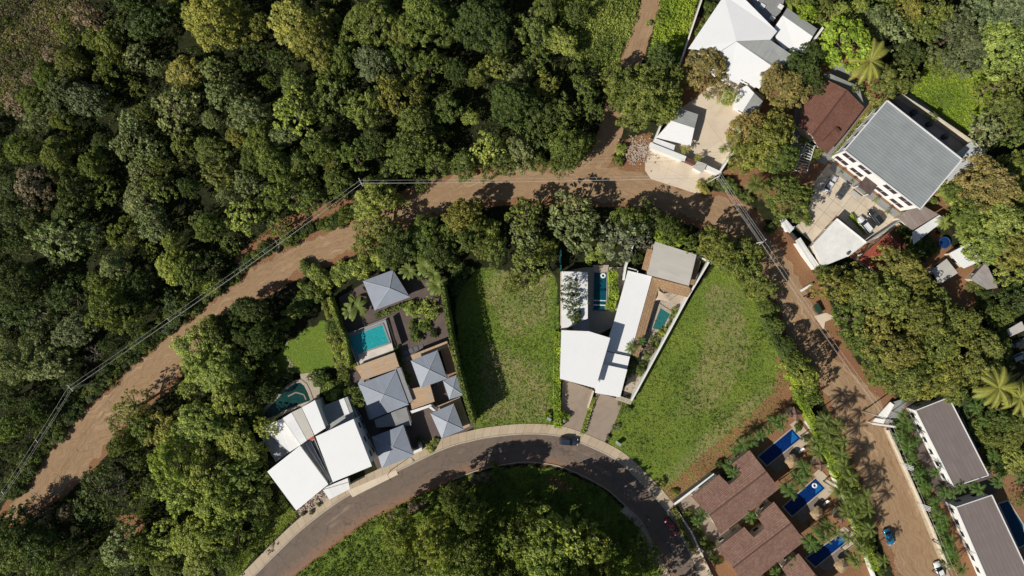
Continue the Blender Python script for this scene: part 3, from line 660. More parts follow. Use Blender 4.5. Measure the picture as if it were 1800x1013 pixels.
# raised pool: frame, water and deck
t, _o = pool('turquoise raised pool with white deck between hedge and dark gravel yard', [(612.6,594),(673,571),(684.5,601.7),(627.2,621.7)], 1.0, .45, TURQ, GREYC)
prism('basin_wall', inset(P2([(608,589.5),(679,561.5),(694,617),(630,642)]), 0), .0, .85, GREYWALL, t)
flat('sun_deck', [(629,623.5),(688.6,602.8),(692.5,617),(633,641)], .98, .1, plain('white_stone', (.62, .57, .5), .7), t)
mb = MB(); mb.beam(P(681, 562, 1.9), P(697, 612, 1.9), .04, 1.6); mb.part('glass_fence', DARKGLASS, t)
mb = MB(); mb.beam(P(609, 588, 1.9), P(679, 560, 1.9), .06, .08); mb.beam(P(608, 590, 1.2), P(630, 643, 1.2), .1, .1); mb.part('rail', FRAME, t)
SLATE = plain('slate', (.13, .135, .15), .8)
for x, y in ((704,624),(713.5,620),(722.5,616),(731,613),(741,611),(708,632),(717,630),(764,679),(758,676),(769,675)):
    q = P(x, y); mb = MB(); mb.box((q[0], q[1], .1), (1.15, 1.1, .14), .38); single('paving_slab', mb.V, mb.F, SLATE, 'square grey paving slab beside the pavilion house', 'paving slab', 'square paving slabs')
# ------------------------------------------------------------------ two white houses, centre
C1 = house_thing('white_house', 'white house with large four-sided roof next to green lawn and left driveway', 'house', [(1028,630)])
r1 = [(986.8,580.7),(1034.8,582.6),(1072.7,594.3),(1046.8,682.8),(984.2,666)]
flat('roof', r1, 7.2, .25, WHITEROOF, C1, 2); walls(C1, r1, 6.95, WHITEWALL, .5, at=7.2, win=[1.6, 4.6])
q = [(987.4,477.4),(1033.2,478.4),(1033.2,560),(1003,575),(986.8,577)]
flat('flat_roof', q, 3.6, .3, WHITEROOF2, C1, 1); walls(C1, q, 3.3, WHITEWALL, .25, at=3.6, win=[1.5])
flat('flat_roof', [(1010,560.5),(1036,560),(1036,582.5),(1006,580)], 3.0, .25, GREYC, C1)
mb = MB()
for k in range(9): q = P(987 + k * 6.7, 667 + k * 1.9, 6.9); mb.box(tuple(q), (.12, .8, .12), -.28)
mb.part('rafter_end', WOOD if False else plain('brown_wood', (.22, .11, .07), .7), C1)
t, _o = pool('narrow dark blue lap pool between two white houses', [(1044.3,479.6),(1066.4,479.6),(1064.8,546),(1042.7,546)], .2, .25, BLUEW, GREYC)
mb = MB(); a = P(1042, 536, .14); b = P(1065, 537, .14); mb.beam(a, b, .3, .05); mb.beam(a + [0, 1.2, 0], b + [0, 1.2, 0], .25, .05); mb.part('step', FRAME, t)
prism('deck', P2([(1042,466),(1070,466),(1068,478),(1043,478)]), 0, .3, TERR, t)
def ring(x, y, h, label, rad=.75):
    q = P(x, y, h); mb = MB(); pts = [(q[0] + rad * .7 * math.cos(a), q[1] + rad * .7 * math.sin(a), q[2]) for a in np.linspace(0, 2 * math.pi, 17)[:-1]]
    pts.append(pts[0]); mb.tube(pts, rad * .3, 8, cap=False); single('swim_ring', mb.V, mb.F, FRAME, label, 'swim ring', smooth=True)
ring(1060.5, 484.5, .2, 'white swim ring floating in the narrow lap pool')
ring(1432, 853.5, .2, 'white swim ring floating in the middle villa pool')
C2 = house_thing('white_house', 'long narrow white-roofed house with tan tile edge in the centre', 'house', [(1110,560)])
s1 = [(1103.7,475.8),(1146,486),(1107.5,626),(1063,616.5),(1081,559.6)]; s2 = [(1061,617.5),(1107.3,627.2),(1102,649.6),(1057,639.5)]; s3 = [(1057,639.8),(1102.7,649.8),(1090,698.6),(1046,690.7)]
flat('roof', s1, 2.9, .25, WHITEROOF, C2, 0); walls(C2, s1, 2.65, WHITEWALL, .35, at=2.9, win=[1.5])
flat('roof', s2, 3.7, .9, WHITEROOF, C2, 0); walls(C2, s2, 2.8, WHITEWALL, .35, at=3.7)
flat('roof', s3, 4.7, .3, WHITEROOF, C2, 0); walls(C2, s3, 4.4, WHITEWALL, .35, at=4.7, win=[1.5])
slab('tile_eave', [(1147.2,486.5,2.85),(1157.5,509,2.4),(1121.7,629,2.4),(1109,623,2.85)], .12, TANTILE, C2, 3)
mb = MB(); mb.beam(P(1104, 471, 3.4), P(1119, 475, 3.4), .2, .3); mb.beam(P(1121, 476, 3.4), P(1120, 481, 3.4), .2, .3); mb.part('pergola_beam', FRAME, C2)
C3 = house_thing('guest_house', 'square stone-grey roofed building on tan tiles behind the white long house', 'house', [(1180,460)])
q = [(1151.7,424.6),(1224.4,448),(1211,502.7),(1137.5,482.8)]
flat('roof', q, 5.2, .25, STONEROOF, C3, 0); walls(C3, q, 4.95, CREAM, .4, at=5.2, win=[1.5, 3.9])
slab('tile_terrace', [(1138,437,2.9),(1154,441,2.9),(1142,478,2.9),(1128,473,2.7)], .15, TANTILE, C3)
slab('tile_terrace', [(1146,487,2.9),(1211,504,2.9),(1216,512,2.6),(1208,523,2.5),(1156,509,2.5)], .15, TANTILE, C3)
slab('tile_terrace', [(1224,458,2.9),(1232,459,2.8),(1220,502,2.8),(1213,500,2.9)], .15, TANTILE, C3)
walls(C3, [(1146,487),(1211,504),(1208,521),(1156,507)], 2.4, CREAM, .4, at=2.9)
t, _o = pool('small teal pool with sandy surround beside the diagonal white wall', [(1161,541.5),(1177.6,552.3),(1162.7,580.7),(1147,577)], .2, .85, water_mat('jade_water', (.015, .12, .12), (.03, .16, .155)), TERR)
# shade sail: four pulled corners, sagging
SAIL = plain('sail_cloth', (.58, .46, .34), .8)
cs = [P(1156, 508, 3.2), P(1178, 520, 2.3), P(1178, 531, 2.9), P(1150, 529, 2.2)]
V, F = [], []; n = 10
for i in range(n + 1):
    for j in range(n + 1):
        u, v = i / n, j / n; uu = u + .28 * (v * (1 - v)) * (1 - 2 * u) * 2; vv = v + .28 * (u * (1 - u)) * (1 - 2 * v) * 2
        q = (cs[0] * (1 - uu) + cs[1] * uu) * (1 - vv) + (cs[3] * (1 - uu) + cs[2] * uu) * vv; V.append(q)
for i in range(n):
    for j in range(n): a = i * (n + 1) + j; F.append((a, a + 1, a + n + 2, a + n + 1))
st_ = thing('shade_sail', 'beige four-pointed shade sail stretched beside the small teal pool', 'shade sail', (cs[0][0], cs[0][1], 0))
obj('sail', np.array(V), F, SAIL, st_)
for c in cs: mb = MB(); mb.tube([(c[0], c[1], 0), (c[0], c[1], c[2] + .1)], .05, 8); mb.part('post', FRAME, st_)
freewall('garden_wall', 'long diagonal white wall between the long white house and right lawn', [(1246.5,460),(1208.5,523),(1110.6,703.3)], 2.4, .35, WHITEWALL, at=2.4)
freewall('garden_wall', 'short white wall at the back corner behind the stone-grey roof', [(1226,451),(1246.5,459.5)], 2.4, .3, WHITEWALL, at=2.4)
freewall('garden_wall', 'thin white wall running up from the long white roof to pale tree', [(1113.8,427),(1100,470),(1096.4,491.6)], 2.4, .3, WHITEWALL, at=2.4)
freewall('garden_wall', 'low sandy wall between the left driveway and grass verge', [(1043,688),(1034,716)], .9, .3, CREAM, at=.9)
freewall('gate_wall', 'short stone wall stub at the foot of the diagonal white wall', [(1087,700),(1106,706)], 1.4, 1.2, STONEWALL, at=1.4)
freewall('green_screen', 'thin teal garden screen left of the flat-roofed white annex', [(985.8,437),(985.8,476)], 2.2, .2, plain('teal_paint', (.02, .16, .14), .6), 'fence', at=2.2)
for x, y in ((1093, 703), (1066, 770), (1063, 776)): pass
# ------------------------------------------------------------------ white house, top
D = house_thing('white_house', 'large white-roofed house at the top edge with grey roof slope', 'house', [(1300,80)])
slab('roof', [(1210,85.6,6.2),(1273,-8,6.2),(1305,-6,6.4),(1366,55.4,6.2),(1354,70,6.4),(1294.6,72.3,7.0),(1264,92,6.6)], .25, WHITEROOF, D, 0)
slab('roof', [(1294.8,72.9,7.0),(1354,70.6,6.4),(1400,102,5.6),(1385,129,5.0),(1361.9,119,5.6)], .22, GREYCORR, D, 4)
slab('roof', [(1294.2,73,7.0),(1361.4,119.4,5.6),(1335,156,4.6),(1303,139,5.0),(1299,148,4.8),(1283,141,5.0),(1264,93,6.6)], .22, WHITEROOF, D, 0)
walls(D, [(1213,86),(1273,-4),(1303,-2),(1362,56),(1385,122),(1335,152),(1303,136),(1284,138)], 4.55, WHITEWALL, .5, at=5.6, win=[1.6, 3.6])
walls(D, [(1216,85),(1273,-2),(1303,0),(1358,57),(1350,68),(1294,70),(1266,88)], 5.9, WHITEWALL, .5, at=6.2, z0=4.55, name='upper_wall')
slab('wing_roof', [(1383.5,14,4.8),(1437,51,4.8),(1428.8,63.8,5.2),(1375.8,26.9,5.2)], .2, GREYCORR, D, 1)
slab('wing_roof', [(1375.6,27.2,5.2),(1428.5,64.2,5.2),(1404,106,4.2),(1390,99,4.3),(1366,72,4.5),(1360,50,4.7)], .2, WHITEROOF, D, 0)
walls(D, [(1378,20),(1432,56),(1402,102),(1388,95),(1368,72),(1364,50)], 4.1, WHITEWALL, .4, at=4.8, win=[1.5])
slab('porch_roof', [(1313,150,3.4),(1326,164,3.6),(1305,197,3.4),(1288,188,3.1),(1298,158,3.2)], .18, WHITEROOF, D, 1)
slab('porch_roof', [(1326.4,164.4,3.6),(1341,178,3.1),(1320,205,3.0),(1305.4,197.4,3.4)], .18, GREYCORR, D, 1)
walls(D, [(1313,152),(1339,178),(1320,203),(1290,188),(1299,160)], 2.9, WHITEWALL, .5, at=3.1, win=[1.5])
flat('terrace', [(1345,-10),(1382,-10),(1372,22),(1352,40),(1330,20),(1320,-6)], 3.2, 3.2, GREYC, D)
for x, y in ((1330, -2), (1340, 11), (1357, 33), (1372, 12)):
    q = P(x, y, 3.2); mb = MB(); mb.box((q[0], q[1], 3.35), (1.3, 1.0, .3), -.6); mb.part('roof_hatch', WHITEWALL, D)
DS = house_thing('garage', 'small white and grey roofed outbuilding in the sandy courtyard', 'outbuilding', [(1195,228)])
slab('roof', [(1196.5,190.7,3.0),(1227.4,201.4,3.0),(1221,225,3.4),(1180.5,212,3.4)], .18, GREYCORR, DS, 1)
slab('roof', [(1180.3,212.4,3.4),(1220.8,225.4,3.4),(1214,256.8,2.8),(1153.6,241.7,2.8)], .18, WHITEROOF, DS, 1)
walls(DS, [(1196,194),(1225,204),(1213,254),(1157,240)], 2.7, WHITEWALL, .4, at=2.8, win=[1.5])
flat('lean_to_roof', [(1153,243.5),(1187,255.5),(1184,266),(1150.5,252.5)], 2.3, .15, GREYWALL and WHITEROOF2, DS); walls(DS, [(1153,244),(1187,256),(1184,265),(1151,252)], 2.15, WHITEWALL, .2, at=2.3)
freewall('front_wall', 'broad white boundary wall along the sandy forecourt', [(1146,256.5),(1200.6,278)], 2.6, 1.3, WHITEWALL, at=2.6)
freewall('front_wall', 'white wall with gateposts beside the forecourt under power lines', [(1236,291),(1264,304)], 2.4, .9, WHITEWALL, at=2.4)
freewall('front_gate', 'brown sliding gate between the white forecourt walls', [(1202,278),(1222,287)], 2.0, 1.0, plain('brown_gate', (.12, .06, .05), .5, var=.15), 'gate', at=2)
t = house_thing('gatehouse', 'small pale stone gatehouse roof at the white courtyard wall', 'gatehouse', [(1230,292)])
gh = [(1226,283),(1243,289),(1235,304),(1219,295)]
flat('roof', gh, 3.0, .25, STONEROOF, t); walls(t, gh, 2.75, WHITEWALL, .25, at=3.0)
freewall('side_wall', 'white courtyard wall running up from the power pole corner', [(1265,303),(1294.6,258.5)], 2.6, .4, WHITEWALL, at=2.6)
freewall('side_wall', 'tall white boundary wall right of the top white house', [(1445.6,50),(1388.5,129.6)], 3.4, .5, WHITEWALL, cap=WHITEWALL, at=3.4)
freewall('side_wall', 'thin grey-white wall left of the top white house', [(1236,-8),(1213,60),(1192,124)], 2.2, .25, STONEWALL, cap=WHITEWALL, at=2.2)
freewall('side_wall', 'pale wall left of the sandy courtyard outbuilding', [(1163,218),(1148,254)], 2.2, .25, WHITEWALL, at=2.2)
# ------------------------------------------------------------------ brown tiled house and big grey one
E = house_thing('tiled_house', 'old brown-red tiled house between trees and the big grey roof', 'house', [(1460,205)])
slab('roof', [(1450,138,3.8),(1489,158,5.2),(1427.5,238,5.2),(1402,221,4.0),(1404,207,3.8),(1415,196,3.9),(1413,180,3.9)], .2, DARKTILE, E, 1)
slab('roof', [(1489.6,158.4,5.2),(1519,189,3.8),(1481,239,3.7),(1454,271,3.8),(1438,258,4.4),(1428,238.6,5.2)], .2, DARKTILE, E, 5)
walls(E, [(1452,143),(1489,162),(1514,190),(1453,265),(1420,238),(1407,220),(1418,182)], 3.55, CREAM, .5, at=3.8, win=[1.5])
mb = MB(); mb.beam(P(1489.3, 158.2, 5.3), P(1427.7, 238.3, 5.3), .3, .15); mb.part('ridge', DARKTILE, E)
mb = MB(); mb.beam(P(1446, 248, 4.7), P(1469, 224, 4.9), .15, .3); mb.beam(P(1470, 226, 4.75), P(1475, 232, 4.55), .7, .3); mb.part('roof_upstand', DARKTILE, E)
flat('rear_roof', [(1451,136),(1460,130),(1510,152),(1519,186),(1490,157)], 3.0, .2, GREYC, E); walls(E, [(1451,136),(1460,130),(1510,152),(1519,186),(1490,157)], 2.8, CREAM, .3, at=3.0)
t = house_thing('pergola', 'weathered white slatted pergola beside the brown tiled house', 'pergola', [(1408,282)])
for k in range(11):
    mb = MB(); mb.beam(P(1398 + k * 2.0, 300 - k * 4.8, 2.6), P(1417 + k * 1.4, 303 - k * 4.4, 2.6), .14, .16); mb.part('rafter', WHITEWALL, t)
for a, b in (((1396, 301), (1418, 250)), ((1418, 304), (1432, 256))): mb = MB(); mb.beam(P(*a, 2.45), P(*b, 2.45), .18, .14); mb.part('beam', WHITEWALL, t)
for a in ((1396, 301), (1418, 250), (1418, 304), (1432, 256)): mb = MB(); q = P(*a, 2.4); mb.tube([(q[0], q[1], 0), q], .08, 8); mb.part('post', WHITEWALL, t)
Fh = house_thing('apartment_house', 'big two-storey house with broad grey metal roof and white front', 'house', [(1590,270)])
fr = [(1559.4,176.8),(1691,280.4),(1617.5,367.9),(1484,264.6)]
flat('roof', inset(P2(fr, 8), .3) if False else fr, 8.0, .35, GREYROOF, Fh, 0)
fw = walls(Fh, fr, 7.65, WHITEWALL, .35, at=8.0)
mb = MB(); q = [P(x, y, 8.08) for x, y in fr]
for i in range(4): mb.beam(q[i], q[(i + 1) % 4], .3, .2)
mb.part('roof_edge', FRAME, Fh)
# front: two storeys of dark window bands, porch in the middle
fp = fw if area2(fw) > 0 else fw[::-1]
cand = [(i, ((fp[i] + fp[(i + 1) % 4]) / 2)) for i in range(4)]
fi = min(cand, key=lambda c: c[1][0] + c[1][1])[0]; a, b = fp[fi], fp[(fi + 1) % 4]; L = np.linalg.norm(b - a); d = (b - a) / L; nn = np.array([d[1], -d[0]])
MAROON = plain('dark_window_shade', (.05, .03, .035), .4, var=.3)
for t_, k in ((.10, 0), (.31, 1), (.66, 2), (.87, 3)):
    for z in (6.1, 2.3):
        for s_ in (0,):
            c = a + d * L * t_ + nn * .04; f = MB(); f.box((c[0], c[1], z), (3.9, .14, 1.9), math.atan2(d[1], d[0])); fo = f.part('window', FRAME, Fh)
            for sgn in (-1, 1):
                c2 = c + nn * .07 + d * sgn * .93; g = MB(); g.box((c2[0], c2[1], z), (1.75, .08, 1.7), math.atan2(d[1], d[0])); g.part('pane', MAROON, fo)
    c = a + d * L * t_ + nn * .35; f = MB(); f.box((c[0] - nn[0] * .25, c[1] - nn[1] * .25, 4.2), (4.4, .2, .12), math.atan2(d[1], d[0])); f.part('window_hood', WHITEWALL, Fh)
c = a + d * L * .485 + nn * 1.6; f = MB(); f.box((c[0], c[1], 3.3), (3.8, 3.2, .25), math.atan2(d[1], d[0])); f.part('porch_roof', DARKTILE if False else plain('porch_brown', (.10, .07, .065), .8, var=.3), Fh)
for s_ in (-1, 1):
    c3 = c + d * s_ * 1.7 + nn * 1.3; f = MB(); f.tube([(c3[0], c3[1], 0), (c3[0], c3[1], 3.2)], .12, 8); f.part('porch_post', WHITEWALL, Fh)
c = a + d * L * .485 + nn * .05; f = MB(); f.box((c[0], c[1], 1.15), (1.6, .16, 2.2), math.atan2(d[1], d[0])); f.part('door', DARKFRAME, Fh)
mb = MB()
for k in range(4):
    c = a + d * L * .485 + nn * (3.6 + k * .3); mb.box((c[0], c[1], .25 - .05 * k), (3.0, .3, .5 - .1 * k), math.atan2(d[1], d[0]))
mb.part('step', GREYC and plain('step_grey', (.46, .44, .40), .8), Fh)
add_windows(Fh, None, fp, [2.0, 5.6], spacing=3.6, skip=(fi,))
slab('lean_to_roof', [(1679,271,3.2),(1708,248,3.0),(1733,275,2.6),(1664,324,2.8)], .1, seam_roof('pale_corrugated', (.55, .56, .56), .55, 0, .4, (.3, .3, .3), .5, .6, sheets=False), Fh, 3)
walls(Fh, [(1682,272),(1708,251),(1730,275),(1668,320)], 2.5, CREAM, .4, at=2.8)
freewall('boundary_wall', 'pale back wall behind the big grey-roofed house', [(1584,166),(1650,208),(1714,252),(1736,276)], 2.6, .35, CREAM, at=2.6)
for x, y in ((1612, 196), (1640, 216), (1668, 238)):
    q = P(x, y, 2.2); t = thing('water_tank', 'squat dark water tank in the shaded back yard', 'tank', (q[0], q[1], 0), 'dark tanks behind the big grey house')
    mb = MB(); mb.lathe([(.7, 0), (.75, .1), (.75, 1.2), (.5, 1.45), (.2, 1.5)], (q[0], q[1], 0), 16); mb.part('tank_body', plain('tank_dark', (.05, .06, .08), .5), t, True)
# flat white roof, red roof, sheds
def simple_house(label, pts, h, roofmat, wallmat, name='outbuilding', cat='outbuilding', win=[1.5], edge=0, heights=None, over=.3):
    t = house_thing(name, label, cat, pts)
    slab('roof', [(x, y, (heights[i] if heights else h)) for i, (x, y) in enumerate(pts)], .22, roofmat, t, edge)
    walls(t, pts, (min(heights) if heights else h) - .2, wallmat, over, at=h, win=win); return t
STAINW = plain('stained_white_roof', (.74, .73, .70), .7, var=.13, scale=.45)
g = simple_house('flat white stained roof house by the car park and street', [(1471,384.4),(1523,426),(1490,451),(1446,468.8),(1428,432)], 3.6, STAINW, CREAM, 'flat_house', 'house')
for a, b in (((1471,384.4),(1523,426)), ((1523,426),(1490,451)), ((1471,384.4),(1428,432))):
    mb = MB(); mb.beam(P(*a, 3.7), P(*b, 3.7), .22, .25); mb.part('parapet', WHITEWALL, g)
mb = MB(); q = P(1490, 446, 3.8); mb.tube([q, q + [0, 0, .5]], .35, 10); mb.part('roof_vent', plain('vent_dark', (.1, .1, .1), .5), g)
simple_house('red clay tiled roof half hidden by the olive tree', [(1508,455),(1562,409),(1580,430),(1546,482)], 3.3, REDTILE, CREAM, 'red_roof_house', 'house', edge=1, heights=[2.9, 3.4, 3.4, 2.9])
simple_house('rusty brown shed roof below the big grey house', [(1578,383),(1612,356),(1650,377),(1604,405)], 3.1, seam_roof('rusty_sheet', (.26, .20, .17), .5, 0, .8, (.40, .36, .33), .7, .25), CREAM)
simple_house('pale blue-white sloping roof below the rusty shed', [(1604,408),(1651,378),(1664,386),(1641,402),(1606,430)], 2.9, WHITEROOF2, CREAM)
simple_house('small white metal roof near the blue trampoline', [(1669.5,445),(1703.5,427),(1725.7,458.5),(1694.6,472)], 3.0, WHITEROOF, CREAM)
simple_house('grey and brown patched roof in dark tree shade at right', [(1706,491),(1733,461),(1754,506),(1736,509)], 3.0, seam_roof('patched_sheet', (.30, .26, .25), .5, 0, .7, (.5, .5, .5), .7, .25), CREAM)
simple_house('pale mottled roof partly under the olive tree at right', [(1638,475),(1664,455),(1684,480),(1652,500)], 2.8, STONEROOF, CREAM)
simple_house('small grey shed roof at the right edge beside parked cars', [(1770,580),(1796,565),(1803,580),(1776,592)], 2.6, STONEROOF, CREAM)
simple_house('white gatehouse block at the street corner of the car park', [(1371,387),(1380,383),(1396,402),(1388,410)], 2.8, WHITEROOF2, WHITEWALL, 'gatehouse', 'gatehouse', win=None)
gt = freewall('street_gate', 'dark sliding gate between white car park walls', [(1390,408),(1408,427)], 2.0, .25, plain('gate_dark', (.05, .045, .045), .5), 'gate', at=2.0)
freewall('street_wall', 'thick white street wall in front of the flat white roof', [(1405,425),(1420,448),(1434,467)], 2.2, 1.5, WHITEWALL, at=2.2)
freewall('yard_wall', 'thin white wall crossing the dark yard under the olive tree', [(1514,447),(1543,485)], 2.3, .3, WHITEWALL, at=2.3)
freewall('yard_wall', 'long yellow-green wall at the right of the big grey house', [(1662,331),(1690,360),(1712,430)], 2.4, .35, plain('lime_paint', (.42, .42, .08), .8), at=2.4)
freewall('yard_wall', 'grey wall along the lower edge of the car park', [(1523,427),(1600,376)], 2.2, .3, GREYWALL, at=2.2)
BLUEP = plain('blue_fabric', (.006, .035, .13), .5, var=.3)
q = P(1657, 427, 0); t = thing('trampoline', 'round blue trampoline in the yard by the white metal roof', 'trampoline', tuple(q))
mb = MB(); mb.lathe([(1.3, 0), (1.3, .03), (.1, .05)], (q[0], q[1], .75), 24); mb.part('mat', BLUEP, t)
mb = MB(); mb.tube([(q[0] + 1.45 * math.cos(a), q[1] + 1.45 * math.sin(a), .77) for a in np.linspace(0, 2 * math.pi, 25)], .13, 8, cap=False); mb.part('rim', plain('blue_pad', (.012, .07, .24), .5), t, True)
for k in range(5): a = k * 1.257; mb = MB(); mb.tube([(q[0] + 1.4 * math.cos(a), q[1] + 1.4 * math.sin(a), z) for z in (0, .75)], .04, 6); mb.part('leg', DARKFRAME, t)
q = P(1394, 392, 0); t = thing('plastic_pool', 'small round blue paddling pool behind the street gatehouse', 'paddling pool', tuple(q))
mb = MB(); mb.lathe([(.85, 0), (.95, .35), (.85, .38), (.8, .25)], (q[0], q[1], 0), 20); mb.part('tub', BLUEP, t, True)
# ------------------------------------------------------------------ brown tiled villas with pools, lower right
def villa(label, pts, ridge, name='villa'):
    t = house_thing(name, label, 'villa', [pts[0], pts[2], pts[3], pts[4]], 'brown tiled villas with blue pools')
    w = P2(pts, 5); r0, r1 = P(*ridge[0], 6.2), P(*ridge[1], 6.2)
    # pts: 0 top, 1 right, 2 bottom, 3 left, 4 inner-left, 5 notch, 6 notch2, 7 notch3
    h = 4.7
    slab('roof', [(*pts[0], h), (*ridge[0], 5.9), (*ridge[1], 5.9), (*pts[3], h), (*pts[4], h), (*pts[5], 5.15), (*pts[6], 5.15), (*pts[7], h)], .2, BROWNTILE, t, 1)
    slab('roof', [(*ridge[0], 5.9), (*pts[1], h), (*pts[2], h), (*ridge[1], 5.9)], .2, BROWNTILE, t, 0)
    mb = MB(); mb.beam(P(*ridge[0], 5.97), P(*ridge[1], 5.97), .3, .16); mb.part('ridge', BROWNTILE, t)
    walls(t, pts, 4.4, CREAM, .5, at=4.7, win=[1.6]); return t
H1p = [(1317.5,791),(1370,859),(1267,939.8),(1215.5,873.4),(1263.9,834.6),(1282,852.6),(1301.7,836.2),(1285.9,816.5)]; H1r = [(1347.7,829.6),(1247.4,907)]
H2p = [(1360.2,882),(1415,951.3),(1312,1032),(1259,964.4),(1308,926.6),(1324.7,944.7),(1344.4,928.3),(1330.6,908.5)]; H2r = [(1391,920),(1288.5,999)]
villa('uppermost brown tiled villa with notched roof next to the big meadow', H1p, H1r)
villa('second brown tiled villa, cut off slightly by the bottom edge', H2p, H2r)
d3 = (43.5, 91); villa('third brown tiled villa, only its roof corner at the bottom edge', [(x + d3[0], y + d3[1]) for x, y in H2p], [(x + d3[0], y + d3[1]) for x, y in H2r])
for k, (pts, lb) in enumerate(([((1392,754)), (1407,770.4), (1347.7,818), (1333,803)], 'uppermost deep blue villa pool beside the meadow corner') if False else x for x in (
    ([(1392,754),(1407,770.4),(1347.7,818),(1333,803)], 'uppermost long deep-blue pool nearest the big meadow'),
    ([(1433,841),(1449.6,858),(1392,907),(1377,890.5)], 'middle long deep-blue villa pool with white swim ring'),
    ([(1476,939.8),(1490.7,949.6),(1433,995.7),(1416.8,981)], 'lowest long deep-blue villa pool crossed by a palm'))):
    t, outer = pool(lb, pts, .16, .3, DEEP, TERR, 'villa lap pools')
    a, b = P2(pts)[0], P2(pts)[1]; e = (b - a) / np.linalg.norm(b - a); n_ = P2(pts)[0] - P2(pts)[3]; n_ /= np.linalg.norm(n_)
    dk = [a + n_ * .3 - e * 1.2, a + n_ * 2.6 - e * 1.2, b + n_ * 2.6 + e * 2.2, b + e * 2.2 - n_ * 3.0, b - n_ * 3.0 + e * .3, b + e * .3 + n_ * .3]
    prism('deck', np.array(dk), 0, .14, slabs_mat('sand_deck', (.50, .41, .31), (.54, .46, .36), 3, 3, .03, (.36, .29, .22), .4), t)
    stp = [a - n_ * .45 + e * .45, b - n_ * .45 - e * .45, b - n_ * 2.9 - e * .45]; prism('sunlit_shallow_end', np.array(stp), .1, .125, water_mat('sunlit_shallow_blue', (.008, .10, .32), (.012, .14, .40)), t)  # sun on the shallow corner, painted as a lighter triangle over the water
    c_ = P2(pts)[2]; dk2 = [b - n_ * 3.0 + e * .35, b - n_ * 3.0 + e * 3.2, c_ + e * 3.2 + n_ * .5, c_ + e * .35 + n_ * .5]
    prism('deck', np.array(dk2), 0, .12, slabs_mat('dark_deck', (.20, .165, .14), (.24, .2, .17), 1.2, 1.2, .03, (.15, .12, .1), .4), t)
STRAW = plain('straw_thatch', (.36, .26, .15), .95, var=.45, scale=3, bump=.6)
def thatch(x, y, label):
    q = P(x, y, 2.6); t = thing('thatched_parasol', label, 'parasol', (q[0], q[1], 0), 'thatched parasols by the villa pools')
    mb = MB(); n = 14; V = []; F = []
    mb.tube([(q[0], q[1], 0), (q[0], q[1], 2.5)], .07, 8); mb.part('pole', BARK, t)
    base = 0; prof = [(0.05, 3.1), (.5, 2.85), (1.1, 2.5), (1.65, 2.15)]
    for i, (r, z) in enumerate(prof):
        for k in range(24):
            a = k / 24 * 2 * math.pi; sq = 1 / max(abs(math.cos(a - .7)), abs(math.sin(a - .7))) ** .6; j = 1 + (random.uniform(-.1, .1) if i == 3 else 0)
            V.append((q[0] + r * sq * j * math.cos(a), q[1] + r * sq * j * math.sin(a), z))
    for i in range(3):
        for k in range(24): k2 = (k + 1) % 24; F.append((i * 24 + k, (i + 1) * 24 + k, (i + 1) * 24 + k2, i * 24 + k2))
    V += [(x_, y_, z - .15) for x_, y_, z in V[72:96]]
    for k in range(24): k2 = (k + 1) % 24; F.append((72 + k, 96 + k, 96 + k2, 72 + k2))
    obj('thatch', np.array(V), F, STRAW, t)
thatch(1393.8, 811.5, 'straw thatched parasol beside the uppermost villa pool'); thatch(1438, 903.6, 'straw thatched parasol beside the middle villa pool'); thatch(1481, 995.7, 'straw thatched parasol at the bottom edge by the lowest pool')
for x, y, lb in ((1398, 728, 'small brown tiled hut above the uppermost villa pool'), (1441, 816, 'small brown tiled hut above the middle villa pool'), (1477.6, 908.5, 'small brown tiled hut above the lowest villa pool')):
    t = house_thing('pool_hut', lb, 'hut', [(x, y)], 'tiled huts by the villa pools'); c = P2([(x, y)], 2.6)[0]; e = np.array([.62, .78]); n_ = np.array([-.78, .62])
    cs = [c + e * 1.3 + n_ * 1.5, c - e * 1.3 + n_ * 1.5, c - e * 1.3 - n_ * 1.5, c + e * 1.3 - n_ * 1.5]
    pp = [(900 + q[0] / S * CAM_H / (CAM_H - 2.6), 506.5 - q[1] / S * CAM_H / (CAM_H - 2.6)) for q in cs]
    hip('roof', pp, 2.6, .7, BROWNTILE, t, cap=BROWNTILE); walls(t, pp, 2.45, CREAM, .3, at=2.6)
freewall('villa_wall', 'white wall with coping between meadow and first brown villa', [(1186.6,885.5),(1254,834.6)], 2.2, .45, GREYWALL, cap=WHITEWALL, at=2.2)
freewall('villa_wall', 'white wall behind the villa pools next to the lime hedge', [(1402,690),(1436,760),(1470,845),(1512,945),(1540,1020)], 2.2, .35, WHITEWALL, at=2.2)
freewall('villa_wall', 'low kerb-side wall along the shaded asphalt road', [(1188,895),(1215,935),(1245,1000),(1265,1040)], 1.0, .4, CREAM, at=1.0)
for (a, b) in (((1392,735),(1420,775)), ((1450,870),(1466,850)), ((1398,935),(1425,915))): pass
# sun loungers beside the villa pools
def lounger(x, y, rz, label):
    q = P(x, y, .3); t = thing('sun_lounger', label, 'sun lounger', (q[0], q[1], .0), 'sun loungers beside the villa pools', rz)
    mb = MB(); mb.box((0, 0, .42), (1.3, .65, .08)); mb.local('seat', FRAME, t)
    mb = MB(); mb.beam((.62, 0, .44), (1.15, 0, .8), .65, .07); mb.local('backrest', FRAME, t)
    for sx_, sy_ in ((-.55, -.25), (-.55, .25), (.55, -.25), (.55, .25)): mb = MB(); mb.box((sx_, sy_, .27), (.06, .06, .26)); mb.local('leg', FRAME, t)
lounger(1418, 745, 2.3, 'white lounger on the upper deck near the hedge'); lounger(1424, 753, 2.3, 'white lounger nearest the hedge on the upper deck')
lounger(1407, 793, .8, 'white lounger beside the uppermost thatched parasol'); lounger(1450, 885, .8, 'white lounger beside the middle thatched parasol')
